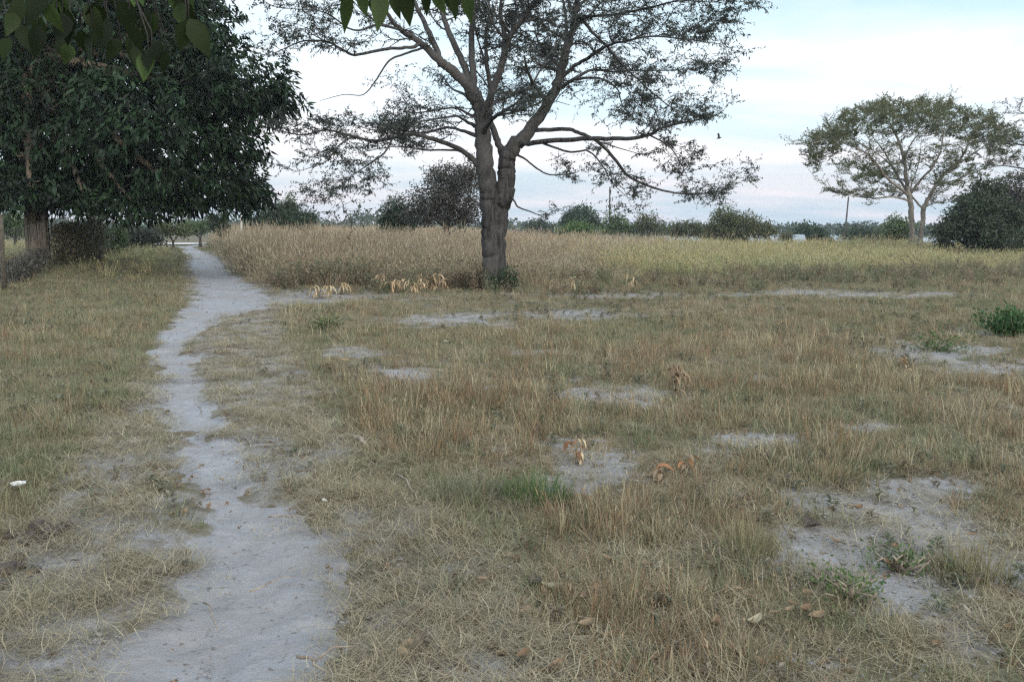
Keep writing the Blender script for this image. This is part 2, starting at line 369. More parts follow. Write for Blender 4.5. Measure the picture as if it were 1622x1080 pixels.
ground = mesh('ground', np.stack([gx, gy, gz], -1), Fg, M['ground'], smooth=True, tint=tintg.ravel())
tag(ground, kind='structure')
# path: its own sheet, a little below the turf, rising out where the turf is worn away
ys = np.concatenate([np.arange(-8, 2, 0.2), np.geomspace(2, 103, 960)]); us = np.linspace(0, 1, 60)
PY, PU = np.meshgrid(ys, us, indexing='ij'); l, r = path_lr(PY)
m_ = 0.45 + 0.01 * np.clip(PY, 0, 80); PX = (l - m_) + (r - l + 2 * m_) * PU
dl = np.minimum(PX - l, r - PX)
PZ = base_h(PX, PY) + micro(PX, PY) * 0.5 - 0.030 - 0.03 * sstep(0.0, 0.5, dl) + 0.0 
PZ -= 0.06 * sstep(0.12, 0.4, -dl)
PZ += (fbm(PX, PY, 0.16, 70, 2) - 0.5) * 0.022 + (fbm(PX, PY, 0.05, 75, 2) - 0.5) * 0.008
# footprints
for k in range(60):
    fy = 2.4 + k * 0.22 + rnd.uniform(-.1, .1); l0, r0 = path_lr(fy); fx = (l0 + r0) / 2 + rnd.uniform(-.22, .22)
    PZ -= 0.018 * np.exp(-(((PX - fx) / 0.055) ** 2 + ((PY - fy) / 0.13) ** 2))
PZ = np.maximum(PZ, base_h(PX, PY) - 0.075 - 0.1 * (dl < -0.1))
n1, n2 = PX.shape; ii, jj = np.meshgrid(np.arange(n1 - 1), np.arange(n2 - 1), indexing='ij')
Fp = np.stack([ii * n2 + jj, ii * n2 + jj + 1, (ii + 1) * n2 + jj + 1, (ii + 1) * n2 + jj], -1).reshape(-1, 4)
path = mesh('path', np.stack([PX, PY, PZ + 0.012], -1), Fp, M['path'], smooth=True); tag(path, kind='structure')
# pale sandy track that crosses far down the path
TX, TY = np.meshgrid(np.linspace(-42.5, -35.6, 40), np.linspace(0, 1, 8), indexing='ij')
tyy = 99 + 0.06 * (TX + 30) + TY * 9.0 + (fbm(TX, TX * 0, 3, 5) - .5) * 1.5
TZ = base_h(TX, tyy) + 0.10
n1, n2 = TX.shape; ii, jj = np.meshgrid(np.arange(n1 - 1), np.arange(n2 - 1), indexing='ij')
Ft = np.stack([ii * n2 + jj, (ii + 1) * n2 + jj, (ii + 1) * n2 + jj + 1, ii * n2 + jj + 1], -1).reshape(-1, 4)
M['sand_bright'] = plain_mat('bright_sand', (0.55, 0.52, 0.47), (0.68, 0.65, 0.6), 2.0)
tr_ = mesh('sand_track', np.stack([TX, tyy, TZ], -1), Ft, M['sand_bright'], smooth=True); tag(tr_, kind='structure')
def crumb_proto():
    V, F, T = [], [], []
    for _ in range(7):
        c = Vector((rnd.uniform(-.06, .06), rnd.uniform(-.06, .06), 0)); r_ = rnd.uniform(.003, .011); i = len(V); tt = rnd.random()
        V += [c + Vector((math.cos(a) * r_ * rnd.uniform(.7, 1.3), math.sin(a) * r_ * rnd.uniform(.7, 1.3), r_ * .1)) for a in (0, 1.25, 2.5, 3.75, 5.0)] + [c + Vector((0, 0, r_ * rnd.uniform(.5, .9)))]; T += [tt] * 6
        F += [(i + k, i + (k + 1) % 5, i + 5) for k in range(5)]
    return V, F, T
def gh(x, y): return float(base_h(x, y) + micro(x, y))

# ------------------------------------------------------------------ grass prototypes and scatter
def blades(n, hmin, hmax, spread, w, lean, bend, segs=3, flat=False, seedheads=0.0, rs=None):
    V, F, T = [], [], []
    rs = rs or rnd
    for _ in range(n):
        a = rs.uniform(0, 2 * math.pi); rr = spread * math.sqrt(rs.random())
        b = Vector((math.cos(a) * rr, math.sin(a) * rr, 0))
        H = rs.uniform(hmin, hmax); az = a + rs.uniform(-1.2, 1.2) if not flat else rs.uniform(0, 6.28)
        out = Vector((math.cos(az), math.sin(az), 0)); side = Vector((-out.y, out.x, 0))
        th = rs.uniform(0, lean); bd = rs.uniform(0.2, 1) * bend
        if flat: th = rs.uniform(1.2, 1.55); b.z = rs.uniform(0, 0.028); bd = rs.uniform(-.9, .6)
        p = b.copy(); ww = w * rs.uniform(.6, 1.2); tt = rs.random(); i0 = len(V)
        sw = rs.uniform(-.5, .5) * (2.4 if flat else 1)
        for s in range(segs + 1):
            f = s / segs; k = ww * (1 - f ** 1.5) * .5
            if s < segs:
                V += [p - side * k, p + side * k]; T += [tt, tt]
            else: V.append(p.copy()); T.append(tt)
            ang = th + bd * f
            o2 = (out + side * sw * f).normalized()
            p = p + (o2 * math.sin(ang) + Vector((0, 0, math.cos(ang)))) * (H / segs)
            if p.z < 0.004: p.z = 0.004
        for s in range(segs - 1): F.append((i0 + 2 * s, i0 + 2 * s + 1, i0 + 2 * s + 3, i0 + 2 * s + 2))
        F.append((i0 + 2 * segs - 2, i0 + 2 * segs - 1, i0 + 2 * segs))
        if rs.random() < seedheads:
            e = V[-1]; i1 = len(V)
            for q in range(2):
                az2 = rs.uniform(0, 6.28); s2 = Vector((math.cos(az2), math.sin(az2), 0)) * w * .75; L = H * .13; ib = len(V)
                d = (out * .4 + Vector((0, 0, 1))).normalized() * L
                V += [e - d * .6, e + s2, e + d, e - s2]; T += [min(1, tt + .25)] * 4; F.append((ib, ib + 1, ib + 2, ib + 3))
    return V, F, T
def rosette(n, L, w, seedn=0):
    V, F, T = [], [], []
    for _ in range(n):
        a = rnd.uniform(0, 6.28); st = Vector((0, 0, 0)); el = rnd.uniform(.1, 1.2); hgt = rnd.uniform(0, L * 1.2)
        out = Vector((math.cos(a) * math.cos(el), math.sin(a) * math.cos(el), math.sin(el))); side = Vector((-math.sin(a), math.cos(a), 0))
        l = L * rnd.uniform(.5, 1.1); ww = w * rnd.uniform(.7, 1.2); b = Vector((0, 0, hgt)) + out * l * .15; i = len(V); tt = rnd.random()
        V += [b, b + out * l * .5 + side * ww * .5, b + out * l - Vector((0, 0, l * .25)), b + out * l * .5 - side * ww * .5]; T += [tt] * 4
        F.append((i, i + 1, i + 2, i + 3))
    return V, F, T
def protos(name, builders, mat):
    c = bpy.data.collections.new(name)
    for k, (V, F, T) in enumerate(builders):
        o = mesh(name, [tuple(v) for v in V], F, mat, tint=T)
        COL.objects.unlink(o); c.objects.link(o)
        o.name = '%s_%02d' % (name, k)
    return c
def scatter(name, coll, pts, scale, label, cat, nproto, tilt=0.12, zs=None):
    n = len(pts); me = bpy.data.meshes.new(name); me.vertices.add(n); me.vertices.foreach_set('co', np.asarray(pts, np.float32).ravel())
    rot = np.stack([rng.normal(0, tilt, n), rng.normal(0, tilt, n), rng.uniform(0, 6.283, n)], -1).astype(np.float32)
    a = me.attributes.new('rot', 'FLOAT_VECTOR', 'POINT'); a.data.foreach_set('vector', rot.ravel())
    sv_ = np.stack([scale, scale, scale if zs is None else scale * zs], -1).astype(np.float32)
    a = me.attributes.new('scl', 'FLOAT_VECTOR', 'POINT'); a.data.foreach_set('vector', sv_.ravel())
    a = me.attributes.new('idx', 'INT', 'POINT'); a.data.foreach_set('value', rng.integers(0, nproto, n).astype(np.int32))
    o = bpy.data.objects.new(name, me); COL.objects.link(o); tag(o, label, cat, kind='stuff')
    ng = bpy.data.node_groups.new(name, 'GeometryNodeTree')
    ng.interface.new_socket('Geometry', in_out='INPUT', socket_type='NodeSocketGeometry'); ng.interface.new_socket('Geometry', in_out='OUTPUT', socket_type='NodeSocketGeometry')
    gi = ng.nodes.new('NodeGroupInput'); go = ng.nodes.new('NodeGroupOutput')
    ci = ng.nodes.new('GeometryNodeCollectionInfo'); ci.inputs['Collection'].default_value = coll; ci.inputs['Separate Children'].default_value = True; ci.inputs['Reset Children'].default_value = True
    ip = ng.nodes.new('GeometryNodeInstanceOnPoints'); ip.inputs['Pick Instance'].default_value = True
    def na_(nm, ty):
        q = ng.nodes.new('GeometryNodeInputNamedAttribute'); q.data_type = ty; q.inputs['Name'].default_value = nm; return q.outputs['Attribute']
    L = ng.links.new
    L(gi.outputs[0], ip.inputs['Points']); L(ci.outputs[0], ip.inputs['Instance']); L(na_('idx', 'INT'), ip.inputs['Instance Index'])
    er = ng.nodes.new('FunctionNodeEulerToRotation'); L(na_('rot', 'FLOAT_VECTOR'), er.inputs[0]); L(er.outputs[0], ip.inputs['Rotation'])
    L(na_('scl', 'FLOAT_VECTOR'), ip.inputs['Scale']); L(ip.outputs[0], go.inputs[0])
    md = o.modifiers.new('grass', 'NODES'); md.node_group = ng
    return o
def candidates(n, y0, y1, xpad=1.12, power=1.0):
    """random ground points inside a wedge a bit wider than the view, uniform per area * (y/y0)^-power"""
    u = rng.random(n)
    if abs(power - 2) < 1e-6: y = y0 * (y1 / y0) ** u
    else:
        e = 2 - power; y = (y0 ** e + u * (y1 ** e - y0 ** e)) ** (1 / e)
    x = (rng.random(n) * 2 - 1) * (0.62 * xpad * y + 1.2)
    return x, y
def zof(x, y): return base_h(x, y) + micro(x, y)
def in_field(x, y):
    px, py = proj(x, y); return (py < field_edge(px) + (fbm(x, y, 1.5, 80) - .5) * 26 * np.clip((py - 365) / 60, 0, 1)) & (px > 318)
def left_zone(x, y):
    px, py = proj(x, y); return px < np.interp(py, MLy, MLx)

C_dry = protos('dry_tuft', [blades(22, .05, .17, .06, .0042, .9, .9, seedheads=.1) for _ in range(6)] + [blades(12, .12, .30, .04, .004, .5, .7, seedheads=.4) for _ in range(1)] + [blades(12, .05, .18, .07, .008, 1.0, .9) for _ in range(1)] + [blades(16, .04, .13, .09, .005, 1.3, .8)], M['tuft_dry'])
C_grn = protos('green_tuft', [blades(24, .04, .15, .075, .0048, 1.1, .9) for _ in range(6)], M['tuft_green'])
C_mat = protos('straw_mat', [blades(64, .05, .17, .13, .0026, 0, 0, flat=True) for _ in range(7)], M['mat'])
C_weed = protos('low_weed', [rosette(26, .04, .013) for _ in range(4)] + [rosette(14, .03, .011) for _ in range(2)], M['weed'])
C_tall = protos('tall_grass', [blades(38, .5, 1.25, .32, .013, .5, .9, segs=4, seedheads=.55) for _ in range(7)], M['straw_tall'])
C_yel = protos('yellow_grass', [blades(46, .5, 1.0, .28, .014, .35, .5, segs=4, seedheads=.4) for _ in range(6)], M['straw_yellow'])

# dry tufts over the field
x, y = candidates(92000, 2.3, 60, power=1.1)
pm = path_mask(x, y); b = bare(x, y); mzv = matzone(x, y); fld = in_field(x, y); lz = left_zone(x, y)
kind = fbm(x, y, 2.2, 90, 3); px, py = proj(x, y)
kind = kind + .12 * sstep(600, 1000, py) + .05
dens = (1 - b) ** 1.7 * (1 - pm) ** 3 * (0.42 + 0.58 * sstep(.38, .58, kind)) * (.25 + .75 * sstep(.25, .55, fbm(x, y, .45, 91))) * (1 - 0.93 * mzv) * np.where(lz, .6, 1)
dens *= np.interp(py, [400, 480, 560, 640], [.28, .4, .7, 1.0])
k = (rng.random(len(x)) < dens) & ~fld
x, y, bb, mm = x[k], y[k], b[k], mzv[k]
s = rng.uniform(.55, 1.25, len(x)) * (1 - .35 * bb) * (1 - .5 * mm) * (1 + 0.012 * y) * (.60 + .75 * sstep(.3, .68, fbm(x, y, .8, 93))) * np.interp(proj(x, y)[1], [600, 850, 1080], [1.0, .82, .72])
scatter('dry_grass', C_dry, np.stack([x, y, zof(x, y) - .008], -1), s, 'short dry brown grass tufts covering the field right of the path', 'grass', 9)
# grey-green tufts: left verge and patches in the field
x, y = candidates(90000, 2.3, 60, power=1.15)
pm = path_mask(x, y); b = bare(x, y); mzv = matzone(x, y); fld = in_field(x, y); lz = left_zone(x, y)
kind = fbm(x, y, 2.0, 95, 3); px, py = proj(x, y)
dens = (1 - b) ** 1.6 * (1 - pm) ** 3 * np.where(lz, 1.0, (0.30 + 0.7 * sstep(.42, .62, kind))) * (1 - 0.9 * mzv)
dens = np.clip(dens * np.where((py < 560), 1.25, 1.0), 0, 1)
k = (rng.random(len(x)) < dens) & ~fld
x, y, bb, l2 = x[k], y[k], b[k], lz[k]
s = rng.uniform(.5, 1.15, len(x)) * (1 - .3 * bb) * np.where(l2, .75 + .6 * fbm(x, y, .9, 170), 1.0) * (1 + 0.012 * y)
scatter('green_grass', C_grn, np.stack([x, y, zof(x, y) - .006], -1), s, 'low grey green grass along the left verge and in patches of the field', 'grass', 6)
# trampled straw mat at both sides of the path
x, y = candidates(42000, 2.2, 50, power=1.2)
pm = path_mask(x, y, .2); b = bare(x, y); mzv = matzone(x, y); fld = in_field(x, y)
dens = np.clip(mzv * (1 - .75 * b) + .34, 0, 1) * (1 - pm) ** 2 * (0.45 + .55 * sstep(.35, .55, fbm(x, y, .7, 97)))
k = (rng.random(len(x)) < dens) & ~fld
x, y = x[k], y[k]; s = rng.uniform(.6, 1.2, len(x)) * (1 + 0.012 * y)
scatter('trampled_straw', C_mat, np.stack([x, y, zof(x, y) + .001], -1), s, 'flattened pale cut straw lying on the sand beside the path', 'straw', 7, tilt=.05)
# low weeds
x, y = candidates(30000, 2.3, 60, power=.9)
pm = path_mask(x, y, .2); mzv = matzone(x, y); fld = in_field(x, y); b = bare(x, y)
dens = (1 - pm) ** 4 * sstep(.45, .7, fbm(x, y, 1.3, 99)) * (1 - .7 * mzv) * (1 - .4 * b)
k = (rng.random(len(x)) < dens) & ~fld
x, y = x[k], y[k]; s = rng.uniform(.5, 1.3, len(x)) * (1 + .03 * y)
scatter('ground_weeds', C_weed, np.stack([x, y, zof(x, y)], -1), s, 'small broad leaved weeds between the grass tufts of the field', 'weeds', 6)
# the tall field
x, y = candidates(44000, 24, 230, power=1.35)
px, py = proj(x, y); fld = in_field(x, y) & (px > 318); gap = (px < 345) & (y > 45)
yel = sstep(880, 1150, px + (fbm(x, y, 7, 120) - .5) * 300)
k = fld & (rng.random(len(x)) < (1 - .9 * yel)) & ~gap
pin = np.interp(px, [300, 335, 350, 385, 430, 520, 760, 1000, 1250, 1650], [384, 392, 408, 436, 449, 455, 449, 440, 431, 424])
hh = (.42 + .58 * sstep(-6, 30, pin - py)) * np.interp(px, [320, 420, 700, 1000, 1622], [1.12, 1.12, 1.06, .9, .82]) * (.55 + .8 * fbm(x, y, 2.2, 130)) * rng.uniform(.75, 1.15, len(x))
scatter('tall_dry_grass', C_tall, np.stack([x, y, zof(x, y) - .02], -1)[k], np.ones(k.sum()) * (1 + .004 * y[k]), 'tall straw brown grass field behind the forked tree', 'grass', 7, tilt=.17, zs=hh[k])
k2 = fld & ~k & ~gap
scatter('tall_yellow_grass', C_yel, np.stack([x, y, zof(x, y) - .02], -1)[k2], np.ones(k2.sum()) * (1 + .004 * y[k2]), 'tall yellow green grass at the right part of the field', 'grass', 6, tilt=.08, zs=hh[k2])
# rough grass beyond the left verge and along the fence
x, y = candidates(5000, 20, 120, power=1.3)
px, py = proj(x, y); l_, r_ = path_lr(y)
k = (px < 330) & (x < l_ - 1.0) & (rng.random(len(x)) < np.where(px < 260, .28 + .4 * (y > 34), .2)) & (y > 27) & ~((y > 60) & (px > 240))
scatter('fence_side_grass', C_yel, np.stack([x, y, zof(x, y) - .02], -1)[k], np.ones(k.sum()), 'rough grey green grass along the fence and under the dark tree', 'grass', 6, zs=rng.uniform(.3, .7, k.sum()))

# brown and green herbs along the ragged front of the tall field
M['herb'] = leaf_mat('withered_herb', (0.11, 0.085, 0.06), (0.30, 0.24, 0.175), (0.17, 0.18, 0.11), 0.8, 0.25, 0.8, 20, 0.42, 0.6, 0.1)
def herb(n, h):
    V, F, T = [], [], []
    for _ in range(n):
        a = rnd.uniform(0, 6.28); l = rnd.uniform(0, .5); d = Vector((math.cos(a) * l, math.sin(a) * l, 1)).normalized(); hh_ = h * rnd.uniform(.5, 1.1); tt = rnd.random(); sdv = Vector((-math.sin(a), math.cos(a), 0))
        i = len(V); b = Vector((math.cos(a) * .08, math.sin(a) * .08, 0)) * rnd.random(); V += [b - sdv * .004, b + sdv * .004, b + d * hh_]; T += [tt * .5] * 3; F.append((i, i + 1, i + 2))
        for _ in range(9):
            q = b + d * hh_ * rnd.uniform(.2, 1); v = Vector((rnd.gauss(0, 1), rnd.gauss(0, 1), rnd.gauss(.2, .7))).normalized(); sv2 = v.cross(Vector((rnd.gauss(0, 1), rnd.gauss(0, 1), 1))).normalized(); L_ = rnd.uniform(.04, .10)
            i = len(V); V += [q, q + v * L_ * .5 + sv2 * L_ * .17, q + v * L_, q + v * L_ * .5 - sv2 * L_ * .17]; T += [tt] * 4; F.append((i, i + 1, i + 2, i + 3))
    return V, F, T
C_herb = protos('withered_herb', [herb(14, .55) for _ in range(5)], M['herb'])
x, y = candidates(30000, 20, 70, power=1.2)
px, py = proj(x, y); e = field_edge(px) - py; l_, r_ = path_lr(y)
dens = np.where(px < 760, np.exp(-((e - 4) / 16) ** 2) * .75, np.exp(-((e + 6) / 22) ** 2) * .30) * sstep(.36, .6, fbm(x, y, 2.2, 150)) + .10 * (e > 0)
k = (rng.random(len(x)) < dens) & (px > 330) & (x > r_ + .5) & (bare(x, y) < .6)
x, y = x[k], y[k]; s = rng.uniform(.45, 1.25, len(x)) * np.where(px[k] < 760, 1.25, .85)
scatter('withered_herbs', C_herb, np.stack([x, y, zof(x, y) - .02], -1), s, 'brown and dull green herbs tangled along the front of the tall grass', 'herbs', 5, tilt=.15)
# crumbs of leaf litter
C_lit = protos('leaf_litter', [rosette(9, .035, .018) for _ in range(5)], M['dead_leaf'])
x, y = candidates(22000, 2.3, 30, power=1.4)
pm = path_mask(x, y); dens = (1 - .93 * pm) * sstep(.4, .65, fbm(x, y, .9, 160)) + .03
k = (rng.random(len(x)) < dens) & ~in_field(x, y); x, y = x[k], y[k]; s = rng.uniform(.3, 1.1, len(x))
scatter('leaf_litter', C_lit, np.stack([x, y, zof(x, y) + .002], -1), s, 'crumbled brown leaf litter scattered between the grass and over the sand', 'leaf litter', 5, tilt=.3, zs=np.full(len(x), .35))

M['crumb'] = leaf_mat('soil_crumb', (0.10, 0.09, 0.08), (0.34, 0.33, 0.32), (0.22, 0.19, 0.16), 3.0, 0.0, 0.9, 22, .4, .7, .1)
C_crumb = protos('soil_crumb', [crumb_proto() for _ in range(5)], M['crumb'])
x, y = candidates(26000, 2.3, 18, power=1.5)
pm = path_mask(x, y); b = bare(x, y); k = rng.random(len(x)) < np.clip(b * 1.1 + .22 * pm, 0.03, 1); x, y, pm = x[k], y[k], pm[k]
z_ = np.where(pm > .5, base_h(x, y) - .05, zof(x, y)); s = rng.uniform(.4, 1.3, len(x)) * np.where(pm > .5, .6, 1)
scatter('soil_crumbs', C_crumb, np.stack([x, y, z_], -1), s, 'small crumbs of sandy soil on the bare patches and the path', 'soil crumbs', 5)
# ------------------------------------------------------------------ trees
def leaves_mesh(name, L, mat, parent, loc=(0, 0, 0), wood=None, wood_mat=None, per=1):
    """L: rows of (x,y,z, dx,dy,dz, length, width). wood: an MB whose twigs join the crown"""
    L = np.asarray(L, float); n = len(L); p = L[:, :3]; d = L[:, 3:6]; d = d / (np.linalg.norm(d, axis=1, keepdims=True) + 1e-9)
    rv = rng.normal(size=(n, 3)); s = np.cross(d, rv); s /= (np.linalg.norm(s, axis=1, keepdims=True) + 1e-9)
    nn = np.cross(s, d); ln = L[:, 6:7]; w = L[:, 7:8]
    V = np.stack([p, p + d * ln * .45 + s * w * .5 + nn * w * .12, p + d * ln - nn * ln * .08, p + d * ln * .45 - s * w * .5 + nn * w * .12], 1).reshape(-1, 3)
    F = np.arange(n * 4).reshape(-1, 4); T = np.repeat(rng.random(n), 4)
    if per > 1: T = np.clip(.3 * T + .85 * np.repeat(rng.random(n // per + 1) ** 1.3, per * 4)[:n * 4] - .05, 0, 1)
    mats = [mat]; mi = np.zeros(n, int)
    if wood is not None and wood.V:
        Vw = np.asarray(wood.V, float); 
        Fw = np.array([f for f in wood.F if len(f) == 4]) + len(V)
        V = np.concatenate([V, Vw]); F = np.concatenate([F, Fw]); T = np.concatenate([T, np.full(len(Vw), .5)]); mi = np.concatenate([mi, np.ones(len(Fw), int)]); mats = [mat, wood_mat]
    return mesh(name, V - np.asarray(loc), F, mats, parent, tint=T, mat_idx=mi)
def spline(pts, n):
    """Catmull-Rom through (Vector, r)"""
    P_ = [p for p, _ in pts]; R_ = [r for _, r in pts]; out = []
    for i in range(len(P_) - 1):
        p0, p1, p2, p3 = P_[max(i - 1, 0)], P_[i], P_[i + 1], P_[min(i + 2, len(P_) - 1)]
        for k in range(n):
            t = k / n
            q = 0.5 * ((2 * p1) + (p2 - p0) * t + (2 * p0 - 5 * p1 + 4 * p2 - p3) * t * t + (3 * p1 - p0 - 3 * p2 + p3) * t ** 3)
            out.append((q, R_[i] * (1 - t) + R_[i + 1] * t))
    out.append((P_[-1], R_[-1])); return out
def rv3(s=1.0): return Vector((rnd.gauss(0, s), rnd.gauss(0, s), rnd.gauss(0, s)))
def twig(wood, L, p, d, length, r, prm, lev):
    n = 5; pts = [p.copy()]; rr = [r]; q = p.copy(); dd = d.normalized()
    for i in range(n):
        dd = (dd + rv3(prm['jit']) + Vector((0, 0, prm['lift'] * (1 - i / n) - prm['droop'] * i / n))).normalized()
        q = q + dd * (length / n); pts.append(q.copy()); rr.append(r * (1 - .8 * (i + 1) / n))
        if lev > 0:
            for _ in range(prm['kids'] if lev == prm['lev'] else 1 + (rnd.random() < .6)):
                if rnd.random() < .85:
                    side = (dd.cross(rv3()).normalized() * rnd.uniform(.6, 1.1) + dd * rnd.uniform(.4, .9)); side.z = side.z * prm['flat'] + prm['up']
                    twig(wood, L, q, side, length * rnd.uniform(.35, .62), r * .5, prm, lev - 1)
        if lev == 0 or (lev == 1 and i > 2):
            for _ in range(prm['nleaf']):
                ld = (dd * .6 + rv3(.6) + Vector((0, 0, -prm['hang']))); o = q - dd * (length / n) * rnd.random()
                L.append((o.x, o.y, o.z, ld.x, ld.y, ld.z, prm['len'] * rnd.uniform(.6, 1.2), prm['wid'] * rnd.uniform(.7, 1.2)))
    wood.tube(pts, rr, 3 if r < .02 else 4, cap=False)
def drawn_tree(name, base, Y, limbs, prm, barkm, leafm, label, cat, group=None, dress=0.25, rscale=1.0, extra=None):
    """limbs: (list of (px, py, radius m [, depth offset])), leaf-bearing flag"""
    root = empty(name, base, label, cat, group)
    trunk = MB(); wood = MB(); L = []
    for pts, leafy in limbs:
        pp = []; nn = len(pts); dz = 0.0
        for i, q in enumerate(pts):
            dy = q[3] if len(q) > 3 else 0.0
            pp.append((P(q[0], q[1], Y + dy), q[2] * rscale))
        sp = spline(pp, 5)
        r0 = max(a[1] for a in sp)
        wob = [(a + rv3(min(.02, a_r * .15)), a_r) for a, a_r in sp]
        trunk.tube([a for a, _ in wob], [b_ for _, b_ in wob], 20 if r0 > .15 else (10 if r0 > .06 else 6), bark=.10 if r0 > .1 else .08)
        if leafy:
            tot = len(sp)
            for i in range(int(tot * (1 - leafy)), tot):
                a, r_ = sp[i]; t_ = (sp[min(i + 1, tot - 1)][0] - sp[max(i - 1, 0)][0]).normalized()
                f = i / tot
                for _ in range(prm['per']):
                    if rnd.random() > prm['prob'] * (.5 + f) * (prm.get('left', 1) if a.x < -1.6 else 1): continue
                    side = t_.cross(rv3()).normalized() * rnd.uniform(.5, 1.0) + t_ * rnd.uniform(.1, .8)
                    side.z = side.z * prm['flat'] + prm['up'] + .05
                    big = rnd.random() < prm.get('big', 0) and f < .85
                    twig(wood, L, a, side, prm['tl'] * rnd.uniform(.5, 1.15) * (1.15 - .45 * f) * (1.9 if big else 1), max(.010, min(r_ * .5, .03)) * (1.3 if big else 1), prm, prm['lev'] + (1 if big else 0))
    if extra: extra(trunk, wood, L)
    mo = [Vector(v) - Vector(base) for v in trunk.V]; trunk.V = mo
    trunk.build('trunk', barkm, root)
    leaves_mesh('crown', L, leafm, root, base, wood, barkm)
    return root, len(L)

